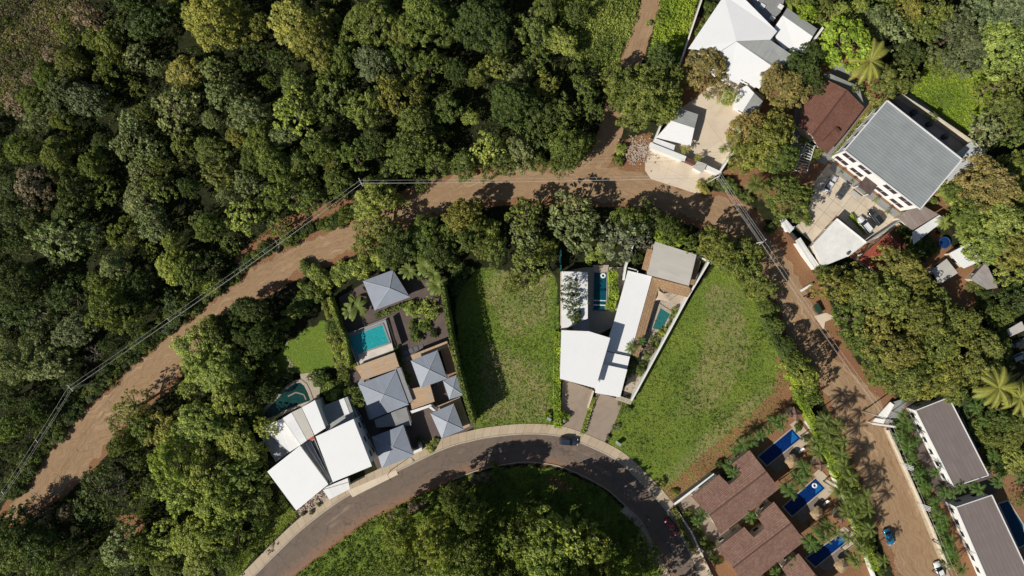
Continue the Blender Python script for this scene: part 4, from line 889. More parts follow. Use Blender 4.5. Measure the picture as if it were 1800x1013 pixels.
# ------------------------------------------------------------------ brown flat-roofed villas, right edge
def bvilla(label, pts, h=4.6):
    t = house_thing('flat_roof_villa', label, 'villa', pts, 'brown flat-roofed villas')
    flat('roof', pts, h, .3, BROWNFLAT, t, 1); walls(t, pts, h - .3, WHITEWALL, .25, at=h, win=[1.7], h=1.3)
    q = [P(x, y, h + .08) for x, y in pts]
    mb = MB()
    for i in range(4): mb.beam(q[i], q[(i + 1) % 4], .22, .18)
    mb.part('roof_edge', FRAME, t)
    # white front fin wall towards the street
    a, b = pts[0], pts[3]; return t
bvilla('upper brown flat-roofed villa with white side by the power lines', [(1609.5,721.7),(1667.7,698.8),(1737.6,835.5),(1676.6,855.6)])
bvilla('lower brown flat-roofed villa at the bottom right corner', [(1680.5,891.7),(1743.4,870.4),(1815,1022),(1747,1045)])
pool('long narrow pool beside the upper brown flat-roofed villa', [(1685,719),(1693,716),(1725,785),(1717,789)], .16, .4, NAVY, TERR)
pool('dark blue pool beside the lower brown flat-roofed villa', [(1755.8,886),(1771,881),(1797,922),(1803,955),(1790,962)], .16, .4, BLUEW and NAVY, TERR)
t = thing('gate_ramp', 'pale concrete gate wall and ramp at the villa entrance', 'gate', tuple(P(1560, 735)))
slab('ramp', [(1534,741,.3),(1565,707,1.4),(1572,712,1.4),(1553,745,.3)], .3, WHITEWALL, t); slab('ramp_apron', [(1567,708,1.0),(1600,697,1.0),(1577,742,.3),(1556,744,.3)], .25, GREYC, t)
mb = MB(); mb.beam(P(1534, 745, 2.4), P(1574, 751, 2.4), .45, .25); mb.part('gate_beam', WHITEWALL, t)
for x, y in ((1534, 745), (1574, 751)): mb = MB(); q = P(x, y, 2.3); mb.tube([(q[0], q[1], 0), q], .14, 8); mb.part('gate_post', WHITEWALL, t)
for x, y, lb in ((1598, 822, 'small white gate canopy opposite the upper brown villa'), (1628, 893, 'white slatted gate canopy below the first one by the street')):
    t = thing('entrance_canopy', lb, 'canopy', tuple(P(x, y)), 'entrance canopies along the street'); c = P(x, y, 2.4)
    for k in range(4): mb = MB(); mb.box((c[0], c[1] - .55 + k * .36, 2.4), (2.6, .16, .1), -.35); mb.part('slat', FRAME, t)
    for s_ in (-1, 1): mb = MB(); mb.tube([(c[0] + s_ * 1.1, c[1] - s_ * .4, 0), (c[0] + s_ * 1.1, c[1] - s_ * .4, 2.35)], .07, 8); mb.part('post', FRAME, t)
freewall('street_wall', 'low pale wall along the right verge of the dirt street', [(1562,757),(1600,840),(1640,930),(1668,1000)], 1.3, .25, CREAM, at=1.3)
# ------------------------------------------------------------------ vehicles
def paint(name, c, metal=.3):
    if name in MATS: return MATS[name]
    m, nt, b = newmat(name); n = noise_(nt, pos_(nt), 3, 3); nt.links.new(ramp(nt, n, [(.3, [x * .9 for x in c]), (.7, c)]), b.inputs['Base Color'])
    b.inputs['Roughness'].default_value = .3; b.inputs['Metallic'].default_value = metal; b.inputs['Coat Weight'].default_value = .6; b.inputs['Coat Roughness'].default_value = .08; MATS[name] = m; return m
TYRE = plain('tyre', (.02, .02, .02), .9); RIM = plain('rim', (.4, .4, .42), .3, .8); LAMP = plain('headlamp', (.7, .7, .72), .15); TAIL = plain('taillamp', (.35, .01, .01), .3)
def loft(secs, mb):
    n = len(secs[0]); base = len(mb.V)
    for s in secs: mb.V += [tuple(p) for p in s]
    for i in range(len(secs) - 1):
        for k in range(n): k2 = (k + 1) % n; mb.F.append((base + i * n + k, base + i * n + k2, base + (i + 1) * n + k2, base + (i + 1) * n + k))
    mb.F.append(tuple(base + k for k in range(n))[::-1]); mb.F.append(tuple(base + (len(secs) - 1) * n + k for k in range(n)))
def car(x, y, deg, label, c, L=4.5, W=1.8, kind='sedan', h=0.0, name='parked_car', metal=.3):
    q = P(x, y, 0); t = thing(name, label, 'car', (q[0], q[1], .06 + h), 'cars and vans parked about the streets', R(deg))
    pm = paint('paint_' + '_'.join('%02d' % int(v * 100) for v in c), c, 0.0 if min(c) > .6 else metal); w = W / 2; l = L / 2
    hood = .86 if kind != 'suv' else 1.0; rf = 1.42 if kind != 'suv' else 1.66
    def sec(xx, ww, z0, z1, r=.16):
        return [(xx, -ww + r * .4, z0), (xx, -ww, z0 + r), (xx, -ww, z1 - r * 1.2), (xx, -ww + r * .9, z1), (xx, 0, z1 + .04), (xx, ww - r * .9, z1), (xx, ww, z1 - r * 1.2), (xx, ww, z0 + r), (xx, ww - r * .4, z0)]
    mb = MB(); st = [(-l, w * .78, .42, hood * .80), (-l + .12, w * .92, .28, hood * .95), (-l + .6, w, .22, hood + .06), (-.3 * l, w, .22, hood + .06), (.3 * l, w, .22, hood + .02), (l - .7, w * .97, .22, hood - .03), (l - .2, w * .88, .25, hood - .16), (l, w * .66, .38, hood - .30)]
    loft([sec(*s) for s in st], mb); mb.local('body', pm, t, True)
    a = -l + (.55 if kind != 'suv' else .18); fr_ = .28 * l + .35; mb = MB(); z = hood - .02
    def cs(xx, ww, zz): return [(xx, -ww, zz), (xx, ww, zz)]
    Vg = [(a, -w * .84, z), (a, w * .84, z), (fr_, w * .86, z), (fr_, -w * .86, z), (a + (.55 if kind != 'suv' else .25), -w * .68, rf - .03), (a + (.55 if kind != 'suv' else .25), w * .68, rf - .03), (fr_ - .75, w * .70, rf - .03), (fr_ - .75, -w * .70, rf - .03)]
    mb.add(Vg, [(3, 2, 1, 0), (4, 5, 6, 7), (0, 1, 5, 4), (1, 2, 6, 5), (2, 3, 7, 6), (3, 0, 4, 7)]); mb.local('window', DARKGLASS, t)
    x0 = Vg[4][0] + .02; x1 = Vg[7][0] - .02; mb = MB(); mb.add([(x0, -w * .69, rf - .04), (x1, -w * .71, rf - .04), (x1, w * .71, rf - .04), (x0, w * .69, rf - .04), (x0 + .08, -w * .6, rf + .03), (x1 - .08, -w * .62, rf + .03), (x1 - .08, w * .62, rf + .03), (x0 + .08, w * .6, rf + .03)], [(3, 2, 1, 0), (4, 5, 6, 7), (0, 1, 5, 4), (1, 2, 6, 5), (2, 3, 7, 6), (3, 0, 4, 7)]); mb.local('roof', pm, t, False)
    if kind == 'suv':
        for s_ in (-1, 1): mb = MB(); mb.beam((x0 + .1, s_ * w * .6, rf + .09), (x1 - .1, s_ * w * .6, rf + .09), .05, .05); mb.local('roof_rail', TYRE, t)
    for sx_ in (-1, 1):
        for s_ in (-1, 1):
            mb = MB(); mb.tube([(sx_ * l * .62, s_ * (w - .18), .32), (sx_ * l * .62, s_ * (w + .02), .32)], .33, 16); wo = mb.local('wheel', TYRE, t, False)
            mb = MB(); mb.tube([(sx_ * l * .62, s_ * (w), .32), (sx_ * l * .62, s_ * (w + .035), .32)], .2, 12); mb.local('rim', RIM, wo)
    for s_ in (-1, 1):
        mb = MB(); mb.box((l - .16, s_ * w * .66, hood - .24), (.26, .34, .14), -s_ * .35); mb.local('headlight', LAMP, t)
        mb = MB(); mb.box((-l + .06, s_ * w * .72, hood * .82), (.12, .3, .16), s_ * .2); mb.local('taillight', TAIL, t)
        mb = MB(); mb.box((fr_ - .25, s_ * (w + .09), hood + .08), (.16, .2, .13)); mb.local('mirror', pm, t)
    return t
car(1457, 324, 56, 'white saloon parked under a small tree shadow at the head of the car park', (.75, .76, .77), 5.0, 2.0)
car(1480, 336, 56, 'dark grey hatchback parked next to the white saloon', (.10, .10, .105), 4.8, 1.95)
car(1517, 396, 130, 'white suv with black roof rails parked by the flat white roof', (.78, .79, .80), 5.0, 2.05, 'suv')
car(1536, 382, 128, 'black suv with red tail lights beside the white suv', (.03, .032, .035), 4.9, 2.0, 'suv')
car(999, 775, -4, 'dark blue-grey hatchback parked on the curved asphalt road', (.035, .05, .08), 4.9, 2.0, 'suv')
car(1180, 924, -53, 'dark red car parked in tree shade on the asphalt road', (.16, .02, .025), 5.0, 1.85)
car(1560, 942, -68, 'bright blue car parked on the sunny dirt street', (.01, .22, .42), 4.4)
car(1648, 1000, 112, 'white hatchback parked at the bottom edge of the dirt street', (.76, .77, .78), 4.5)
car(1788, 627, 22, 'silver pickup-sized suv at the right edge under trees', (.35, .37, .38), 4.8, 1.9, 'suv')
car(1784, 604, 18, 'black suv parked just above the silver one at the right edge', (.03, .03, .035), 4.6, 1.9, 'suv')
car(1566, 348, 130, 'dark pickup seen between planting strip and porch of grey house', (.05, .05, .05), 4.2) if False else None
# motorbike, bins and odd things by the street
def bike(x, y, deg, label):
    q = P(x, y, 0); t = thing('motorbike', label, 'motorbike', (q[0], q[1], .02), 'motorbikes by the dirt street', R(deg))
    for s_ in (-.65, .65):
        mb = MB(); mb.tube([(s_, -.06, .32), (s_, .06, .32)], .32, 16); mb.local('wheel', TYRE, t)
    mb = MB(); mb.box((-.15, 0, .72), (1.0, .3, .2)); mb.local('seat', TYRE, t); mb = MB(); mb.box((.15, 0, .8), (.5, .34, .25)); mb.local('fuel_tank', paint('bike_red', (.3, .02, .02)), t)
    mb = MB(); mb.tube([(.45, -.38, 1.02), (.5, 0, 1.0), (.45, .38, 1.02)], .025, 6); mb.tube([(.5, 0, 1), (.65, 0, .35)], .05, 6); mb.local('handlebar', RIM, t)
bike(1417, 520, 200, 'motorbike parked by the white street bench'); bike(1423, 524, 170, 'second motorbike just below the first beside the olive tree')
freewall('street_bench', 'long white low wall or bench on the street edge by the olive tree', [(1409,511),(1427,500)], .7, .5, WHITEWALL, at=.7)
freewall('green_dumpster', 'dark green open skip at the right verge of the dirt street', [(1436,538),(1441,548)], 1.1, 1.2, plain('dark_green_paint', (.02, .05, .035), .6), 'skip', at=1.1)
sheet('doorstep', [(1431,556),(1452,550),(1468,558),(1450,566),(1448,580)], .06, SANDC)
freewall('concrete_culvert', 'grey concrete culvert headwall at the bend of the dirt road', [(484,425),(490,432),(486,444)], 1.0, .45, STONEWALL, at=1.0)
freewall('low_slab', 'pale slab lying among grass at the right meadow edge', [(1390,683),(1400,680)], .4, .4, WHITEWALL, 'slab', at=.4)
def post_box(x, y, label):
    q = P(x, y, 1.5); t = thing('utility_box', label, 'utility box', (q[0], q[1], 0)); mb = MB(); mb.box((q[0], q[1], .75), (1.1, .6, 1.5), -.6); mb.part('cabinet', WHITEWALL, t); mb = MB(); mb.box((q[0], q[1], 1.54), (1.2, .7, .06), -.6); mb.part('lid', GREYWALL, t)
post_box(1088, 781, 'pale utility box standing in the meadow near the right driveway'); post_box(965, 737, 'white utility box in the grass left of the hedge'); post_box(989, 739, 'white utility box on the driveway side of the hedge'); post_box(1233, 969, 'white utility box at the kerb beside the lower brown villas')
# ------------------------------------------------------------------ utility poles and wires
WIRE = plain('wire', (.62, .60, .58), .5, .3); CONC = plain('pole_concrete', (.46, .43, .40), .9)
POLES = [(122.0, 682.5, 11.5, .75), (633.5, 320.0, 11.5, .45), (1264.5, 309.5, 11.5, -.55), (1341.5, 425.5, 11.5, -.9), (1562, 738, 11.5, -1.0), (1692, 1040, 11.5, -.9), (-60, 960, 11.5, .7), (487, 437, 11.5, .6)]
PLB = ['power pole beside the lower-left dirt road bend', 'power pole at the forest edge where wires turn towards the courtyard', 'power pole at the lower corner of the sandy forecourt', 'power pole opposite the car park gatehouse on the dirt street', 'power pole at the villa gate ramp', 'power pole at the bottom edge of the dirt street', 'power pole outside the lower left corner', 'x']
tops = {}
for k, (x, y, h, a) in enumerate(POLES[:7]):
    q = P(x, y, h); t = thing('power_pole', PLB[k], 'utility pole', (q[0], q[1], 0), 'power poles carrying the overhead wires')
    mb = MB(); mb.tube([(q[0], q[1], 0), (q[0], q[1], h)], [.2, .11], 10); mb.part('pole', CONC, t, True)
    d = np.array([math.cos(a), math.sin(a)]); d2 = np.array([-d[1], d[0]])
    mb = MB(); mb.beam((q[0] - d2[0] * 1.1, q[1] - d2[1] * 1.1, h - .3), (q[0] + d2[0] * 1.1, q[1] + d2[1] * 1.1, h - .3), .14, .14); mb.part('crossarm', CONC, t)
    for s_ in (-1, 0, 1):
        mb = MB(); mb.lathe([(.06, 0), (.09, .08), (.05, .2)], (q[0] + d2[0] * s_, q[1] + d2[1] * s_, h - .22 + (.22 if s_ == 0 else 0)), 8); mb.part('insulator', FRAME, t)
    tops[k] = (q, d2, h)
def span(i, j, label, offs=(-.45, .42)):
    qa, da, ha = tops[i]; qb, db, hb = tops[j]; t = thing('overhead_line', label, 'power line', tuple(qa * [1, 1, 0]), 'overhead wires between the poles')
    for o_ in offs:
        a = qa + np.array([*da * o_, -.02]); b = qb + np.array([*db * o_, -.02]); L = np.linalg.norm(b - a); n = 14
        pts = [a * (1 - s_) + b * s_ - np.array([0, 0, .018 * L * 4 * s_ * (1 - s_)]) for s_ in np.linspace(0, 1, n)]
        mb = MB(); mb.tube(pts, .021, 5); mb.part('wire', WIRE, t)
    a = qa - np.array([0, 0, 1.5]); b = qb - np.array([0, 0, 1.5]); L = np.linalg.norm(b - a)
    pts = [a * (1 - s_) + b * s_ - np.array([0, 0, .025 * L * 4 * s_ * (1 - s_)]) for s_ in np.linspace(0, 1, 14)]
    mb = MB(); mb.tube(pts, .024, 5); mb.part('wire', CONC, t)
    for s_ in (.33, .66):
        c = qa * (1 - s_) + qb * s_ - np.array([0, 0, .018 * L * 4 * s_ * (1 - s_) + .02]); mb = MB(); mb.beam(c - np.array([*da * .5, 0]), c + np.array([*da * .5, 0]), .05, .05); mb.part('spacer', WIRE, t)
span(6, 0, 'wires running down to the lower left corner beside the dirt road'); span(0, 1, 'wires following the long lower-left stretch of dirt road'); span(1, 2, 'wires strung straight across above the dirt road towards the courtyard')
span(2, 3, 'short wires from forecourt corner to the street pole', (-.8, -.3, .3, .8)); span(3, 4, 'wires running down the dirt street to the villa gate'); span(4, 5, 'wires along the verge beside the brown flat-roofed villas')
def street_lamp(x, y, a, label):
    q = P(x, y, 5); t = thing('street_lamp', label, 'street lamp', (q[0], q[1], 0), 'street lamps on the curved pavement')
    mb = MB(); mb.tube([(q[0], q[1], 0), (q[0], q[1], 4.6), (q[0] + .3 * math.cos(a), q[1] + .3 * math.sin(a), 5.0), (q[0] + 1.1 * math.cos(a), q[1] + 1.1 * math.sin(a), 5.1)], [.09, .06, .05, .04], 8); mb.part('pole', DARKFRAME, t, True)
    mb = MB(); mb.box((q[0] + 1.3 * math.cos(a), q[1] + 1.3 * math.sin(a), 5.08), (.6, .22, .1), a); mb.part('lamp_head', DARKFRAME, t)
street_lamp(681, 836, -.9, 'dark street lamp on the pavement below the pavilion house'); street_lamp(1146, 921, 2.2, 'street lamp on the inner kerb near the dark red car')
# ------------------------------------------------------------------ trees: a few crowns of each kind, then copies
def leaf_quads(pos, nrm, size, aspect=.62):
    n = len(pos); r = rng.normal(size=(n, 3)); t = np.cross(nrm, r); t /= np.linalg.norm(t, axis=1)[:, None] + 1e-9; bb = np.cross(nrm, t)
    s = size[:, None]; V = np.stack([pos - t * s, pos - bb * s * aspect - t * s * .1, pos + t * s, pos + bb * s * aspect - t * s * .1], 1)
    V[:, 0, 2] -= size * .12; V[:, 2, 2] -= size * .18
    return V.reshape(-1, 3), np.arange(n * 4, dtype=np.int32).reshape(-1, 4)
def blob_leaves(centres, radii, per, leaf, squash=.8, noise_=.45, tones_=None, low=-.35):
    """leaves on the upper shells of many small clumps"""
    P_, N_, S_, T_ = [], [], [], []
    for i, (c, r) in enumerate(zip(centres, radii)):
        n = max(6, int(per * r * r)); d = rng.normal(size=(n, 3)); d /= np.linalg.norm(d, axis=1)[:, None]
        neg = d[:, 2] < low; d[neg, 2] *= -1
        p = c + d * (r * rng.uniform(.72, 1.08, n))[:, None] * np.array([1, 1, squash]); nn_ = d + [0, 0, .35] + rng.normal(size=(n, 3)) * noise_; nn_ /= np.linalg.norm(nn_, axis=1)[:, None]
        P_.append(p); N_.append(nn_); S_.append(leaf * rng.uniform(.55, 1.25, n)); T_.append(np.full(n, tones_[i] if tones_ is not None else rng.uniform()))
    V, F = leaf_quads(np.vstack(P_), np.vstack(N_), np.concatenate(S_)); return V, F, np.repeat(np.concatenate(T_), 4)
def make_tree(Rr, Ht, leaf, nl, lobe=(.17, .30), rag=.16, per=None, depth=.55, name='tree', cover=2.2, flatness=1.0, zn=.075):
    """returns (crown mesh, trunk mesh); crown radius Rr, top at Ht, origin on the ground"""
    ph = rng.uniform(0, 6.28, 4); f = lambda a: 1 + rag * (math.sin(2 * a + ph[0]) * .5 + math.sin(3 * a + ph[1]) * .5 + math.sin(5 * a + ph[2]) * .45 + math.sin(8 * a + ph[3]) * .3)
    Hc = min(Ht * .62, Rr * 1.15 * flatness); C, RR = [], []
    for k in range(nl):
        a = rng.uniform(0, 2 * math.pi); q = math.sqrt(rng.uniform(0, 1)) ; r = Rr * f(a) * q * .86
        lr = Rr * rng.uniform(*lobe) * (1.0 - .25 * q); z = Ht - Hc + Hc * math.sqrt(max(0, 1 - (q * .93) ** 2)) - lr * .8 + rng.normal() * Rr * zn
        C.append((r * math.cos(a), r * math.sin(a), z)); RR.append(lr)
    for k in range(int(nl * .5)):       # skirt of lower clumps round the rim
        a = rng.uniform(0, 2 * math.pi); r = Rr * f(a) * rng.uniform(.55, .85); lr = Rr * rng.uniform(*lobe) * .8
        C.append((r * math.cos(a), r * math.sin(a), Ht - Hc * rng.uniform(.75, 1.15))); RR.append(lr)
    C = np.array(C); RR = np.array(RR); per = per or cover * 4.2 / (leaf * leaf * 1.24)
    V, F, T = blob_leaves(C, RR, per, leaf)
    crown = mesh_from('crown', V, F, LEAF, tone=T)
    mb = MB(); h0 = Ht - Hc * 1.05; r0 = .05 * Rr + .10; bend = rng.normal(size=2) * .25
    mb.tube([(0, 0, -.05), (bend[0] * .5, bend[1] * .5, h0 * .5), (bend[0], bend[1], h0)], [r0 * 1.35, r0, r0 * .8], 8)
    for k in rng.choice(nl, min(nl, 9), replace=False):
        c = C[k]; m_ = np.array([bend[0] * .5 + c[0] * .45, bend[1] * .5 + c[1] * .45, h0 + (c[2] - h0) * .35])
        mb.tube([(bend[0], bend[1], h0 - .3), m_, c], [r0 * .6, r0 * .35, r0 * .12], 6)
    trunk = mesh_from('trunk', mb.V, mb.F, BARK); return crown, trunk
LIB = {}
def lib(kind, *a, n=4, **kw): LIB[kind] = [make_tree(*a, **kw) for _ in range(n)]
lib('broad', 5.0, 8.5, .24, 120, n=7, lobe=(.10, .19), rag=.2, cover=1.35, flatness=.8, zn=.04)
lib('big', 7.5, 11.5, .27, 230, n=5, lobe=(.07, .15), rag=.24, cover=1.35, flatness=.75, zn=.035)
LIB['broad'] += [make_tree(5.0, 8.5, .26, 95, lobe=(.07, .17), rag=.42, cover=1.3, flatness=.85, zn=.06) for _ in range(5)]
LIB['big'] += [make_tree(7.5, 11.5, .28, 170, lobe=(.06, .15), rag=.4, cover=1.3, flatness=.8, zn=.05) for _ in range(3)]
lib('dense', 4.2, 7.5, .22, 100, n=4, lobe=(.11, .18), rag=.07, cover=1.5, flatness=.8, zn=.03)
lib('feather', 4.5, 8.0, .34, 105, n=5, lobe=(.08, .15), rag=.26, cover=1.2, flatness=.8, zn=.045)
lib('open', 5.0, 9.0, .28, 75, n=4, lobe=(.08, .16), rag=.3, cover=1.0, flatness=.8, zn=.05)
lib('shrub', 2.2, 2.4, .18, 26, n=5, lobe=(.22, .4), rag=.28, cover=1.5, flatness=1.0)
REFR = dict(broad=5.0, big=7.5, dense=4.2, feather=4.5, open=5.0, shrub=2.2); REFH = dict(broad=8.5, big=11.5, dense=7.5, feather=8.0, open=9.0, shrub=2.4)
TINT = dict(w=(.300, .245, .075), d=(.082, .120, .028), g=(.150, .198, .040), l=(.290, .345, .072), o=(.195, .225, .046), y=(.400, .380, .080), s=(.230, .270, .100), n=(.265, .215, .135), k=(.160, .198, .085), b=(.265, .365, .035), p=(.23, .25, .13), x=(.240, .245, .050))
TW = dict(w='golden brown', d='dark green', g='mid green', l='light green', o='olive green', y='golden yellow', s='sage green', n='brownish', k='grey-green', b='bright lime', p='pale greyish', x='olive-gold')
TREES = []      # (px, py, r_px, tint, kind, height)
def T(s, kind, hscale=1.0):
    for e in s.split(';'):
        e = e.split()
        if len(e) >= 4: TREES.append((float(e[0]), float(e[1]), float(e[2]), e[3], e[4] if len(e) > 4 else kind, hscale))
T('''150 25 28 n feather;118 60 20 o feather;95 100 20 n feather;28 180 24 n feather;55 135 18 n feather;230 15 30 d;257 38 34 d;212 48 26 d;192 72 24 o;165 72 22 o;
370 30 46 y big;345 18 26 l;395 60 24 l;236 100 23 s feather;272 118 16 s feather;323 127 29 y dense;58 175 28 g;70 205 26 s;122 112 26 o;85 135 26 g;105 165 30 k;145 172 34 k;188 122 26 o;190 178 12 x dense;105 210 18 o;
305 192 38 s feather;375 122 23 s feather;388 165 26 s feather;228 215 22 s feather;250 195 16 o;420 48 36 x;448 38 22 o;512 38 40 y dense;548 72 38 x big;575 40 26 o;650 38 44 o big;742 28 44 g big;705 55 30 o;785 45 30 g;600 98 28 g;655 108 30 k;702 95 28 g;752 112 28 g;
520 150 28 g;515 198 36 l feather;580 172 36 g;575 125 20 g;640 192 36 o;692 165 32 x;730 158 22 x;730 212 30 g;784 190 26 g;432 200 30 s;410 160 22 s feather;470 142 14 g;455 192 16 g;440 95 22 d;490 100 20 d;
845 38 44 d big;872 62 26 d;936 50 30 g;960 12 24 g;1012 20 20 g;985 72 26 l;942 100 22 g;868 115 24 o;836 136 16 o;910 132 22 s;960 152 26 o;905 182 40 d big;952 204 34 d;990 192 26 g;1030 158 22 g;1042 192 20 g;1165 105 26 d;826 205 16 l;800 120 20 d;
35 262 26 g;20 335 30 d;55 330 32 n;95 275 26 o;100 302 18 x;125 332 30 d;120 372 28 d;160 290 24 g;225 252 28 s feather;262 262 24 s feather;245 300 22 s feather;275 330 26 o;245 352 30 s dense;266 392 30 s dense;215 410 26 o;100 422 40 s feather;372 265 28 g;382 308 26 o feather;395 345 18 s;305 430 20 l;365 400 24 g;345 385 14 s;280 290 18 o;22 375 30 d;60 395 22 d;160 415 22 s;330 330 20 d;180 250 20 d;
415 240 20 x;455 250 30 g;490 240 26 s;480 290 30 g;440 280 22 g;500 340 36 g;530 290 26 g;560 262 30 g;580 282 18 x;620 270 28 g;548 350 28 g;592 320 26 g;432 322 22 s feather;427 378 32 l feather;660 248 26 d;720 260 38 g;762 280 30 g;702 292 28 g;655 322 16 g;
815 290 26 g;860 262 30 l feather;880 288 28 g;915 268 28 s;940 240 32 d;946 284 20 g;998 258 36 g;985 290 20 g;1030 250 20 g;
25 500 40 d big;52 552 40 d;120 520 36 d;200 470 24 s;192 542 42 g big;170 500 24 g;130 580 32 k;60 622 32 s;20 645 30 s;78 640 34 s;300 468 28 l;332 480 30 g feather;362 470 26 d;370 500 18 l feather;15 752 26 g;110 620 24 d;240 500 26 d;15 700 24 d;70 720 22 d;25 800 20 d;245 590 20 d;250 540 18 d''', 'broad')
T('''812 378 30 x;838 400 22 o;862 405 20 l;922 382 32 o feather;925 420 30 s feather;1005 370 36 s feather;1010 410 34 s feather;1092 420 42 p open;1110 388 28 g;1150 388 30 d;1180 412 24 b dense;1212 432 20 g;1345 510 22 o;1306 440 24 o;1348 540 16 g;
700 432 36 d;662 402 36 o;640 430 24 o;740 418 34 g;770 440 28 d;815 420 26 g;870 440 24 g;930 472 36 o open;902 500 20 o;655 352 34 l;700 352 14 l;790 405 24 g;955 440 24 o;848 440 20 o;
440 545 26 d;432 590 24 d;410 560 18 d;390 572 22 d;455 600 24 d;375 590 30 g;345 622 44 l big;385 655 44 l big;430 640 26 g;400 700 34 l;440 700 22 d;468 690 18 d;230 715 30 o open;250 748 26 g feather;208 782 22 g;205 745 18 g;290 762 34 y;345 748 42 l big;300 815 40 l big;355 830 44 l big;320 870 38 l;385 880 44 l big;425 840 36 g feather;440 800 26 l;408 770 34 l;445 880 30 g;455 910 20 g;410 930 34 g;372 940 34 l;170 870 44 d open;60 905 26 n open;20 935 36 d;62 962 36 d;25 985 30 g;95 1000 32 g;215 968 38 s feather;252 965 26 g;295 950 34 l;335 945 34 l;350 990 34 l;295 1000 26 g;400 980 26 g;130 960 20 d;180 1000 18 g;250 900 12 g''', 'broad')
T('''960 955 46 l big;908 948 36 g feather;1004 945 40 l feather;960 1000 44 l big;1048 965 26 l open;925 905 20 g;1012 1005 34 l;1062 1005 24 g;1035 1065 50 g big;1100 1058 44 g big;1155 1075 42 g;975 1075 50 l big;905 1080 46 g big;820 965 40 g;790 1000 36 l;765 955 34 l;730 985 34 g;822 905 30 g;800 885 26 g;838 925 24 g;850 1005 32 g;700 940 30 l;880 1010 30 g''', 'broad', 1.9)
T('''1493 74 42 b dense;462 585 22 d;484 600 14 d;1003 500 15 d;1262 432 30 o;1290 462 28 o;1322 480 26 o;1180 400 22 d;1366 572 15 g;1384 606 17 d;1402 636 18 g;1420 664 22 l;1432 696 17 g;1330 440 18 o''', 'broad', 1.4)
T('''1133 975 26 g''', 'broad', .8)
T('''1098 148 38 o;1150 148 40 o big;1122 192 38 o;1166 188 28 o;1080 140 22 o;1130 165 44 o big;1185 140 22 o;1240 120 38 w dense;1262 150 20 w;1386 155 38 w dense;1360 135 22 w;1345 250 46 x big;1318 225 30 w;1368 272 34 g;1308 272 28 x;1368 220 28 x;1280 168 18 l;1388 345 40 g big;1372 320 20 g;1412 120 28 d;1432 150 20 d;1430 95 22 d;1395 110 22 d;
1452 76 20 b;1462 100 18 b;1540 38 30 s;1575 58 30 s feather;1560 142 42 o big;1592 132 24 o;1602 95 24 d;1622 60 36 g;1645 25 30 o;1682 60 40 k big;1722 30 44 k big;1772 25 44 k big;1702 92 36 k;1762 80 44 l big;1792 125 34 o;1755 152 34 o;1662 108 26 g;1600 12 24 x;1555 8 20 g;1735 228 30 s feather;1772 188 32 g;1788 232 26 g;1745 325 46 w big;1782 298 34 o;1708 368 28 g;1760 385 42 l big;1735 430 34 l;1790 440 36 x;1778 480 24 l;1792 530 26 d;1715 400 18 g;1790 350 24 o;1680 335 18 g;1420 22 18 b;1450 12 22 o;1480 22 20 l;1510 12 20 l;1425 10 18 g;1765 555 20 g;1640 205 10 g;
1476 500 32 x;1525 515 40 o big;1588 470 36 x big;1565 520 40 o;1500 560 34 g;1545 570 38 x;1580 620 44 x big;1620 560 44 o big;1645 612 46 o big;1690 572 34 o;1702 640 44 x big;1650 665 40 x;1598 660 40 o;1548 640 34 g;1530 605 26 g;1735 605 28 o;1742 650 26 o;1610 505 30 o;1650 535 30 g;1450 480 18 g;1680 690 22 o;1505 600 18 g;1780 770 24 o;1760 740 24 g;1790 810 24 l;1745 770 18 o;1792 745 22 g;1795 880 14 g''', 'broad')
for i in range(len(TREES)): pass
FOR = [(-70,-60),(1105,-60),(1085,40),(1060,112),(1190,90),(1200,150),(1060,215),(1035,262),(1010,285),(940,285),(840,298),(765,312),(700,338),(645,345),(560,372),(470,420),(412,440),(385,490),(310,545),(260,590),(200,620),(140,668),(110,700),(60,770),(-20,850),(-70,880)]
FOR2 = [(-60,960),(40,915),(150,850),(200,790),(200,740),(262,735),(300,700),(330,620),(400,580),(470,660),(465,740),(470,830),(500,890),(440,945),(400,1000),(350,1060),(-60,1060)]
FOR3 = [(1470,-60),(1880,-60),(1880,330),(1745,290),(1740,240),(1778,180),(1770,140),(1720,125),(1640,95),(1580,30),(1490,30)]
FOR4 = [(1700,340),(1760,300),(1880,300),(1880,560),(1790,560),(1760,500),(1735,440),(1715,400)]
frs = random.Random(5)
def near(x, y):
    return min(TREES, key=lambda t: (t[0] - x) ** 2 + (t[1] - y) ** 2)
for poly, tries in ((FOR, 5000), (FOR2, 1500), (FOR3, 900), (FOR4, 500)):
    xs = [p[0] for p in poly]; ys = [p[1] for p in poly]
    for _ in range(tries):
        x, y = frs.uniform(min(xs), max(xs)), frs.uniform(min(ys), max(ys)); r = frs.uniform(15, 26)
        if not inpoly(np.array([x]), np.array([y]), poly)[0]: continue
        if inpoly(np.array([x]), np.array([y]), SCRUB_N)[0]: continue
        if x < 110 and y < 110 or x * 1.0 + y < 180: continue
        if 250 < x < 350 and 60 < y < 105 or 130 < x < 230 and 225 < y < 262 or 480 < x < 560 and 105 < y < 130: continue       # dark clearings
        if all((t[0] - x) ** 2 + (t[1] - y) ** 2 > (1.0 * (t[2] + r)) ** 2 for t in TREES):
            n_ = near(x, y); TREES.append((x, y, r, n_[3] if n_[3] not in 'yb' else 'g', frs.choice(['broad', 'feather', 'broad']), .8))
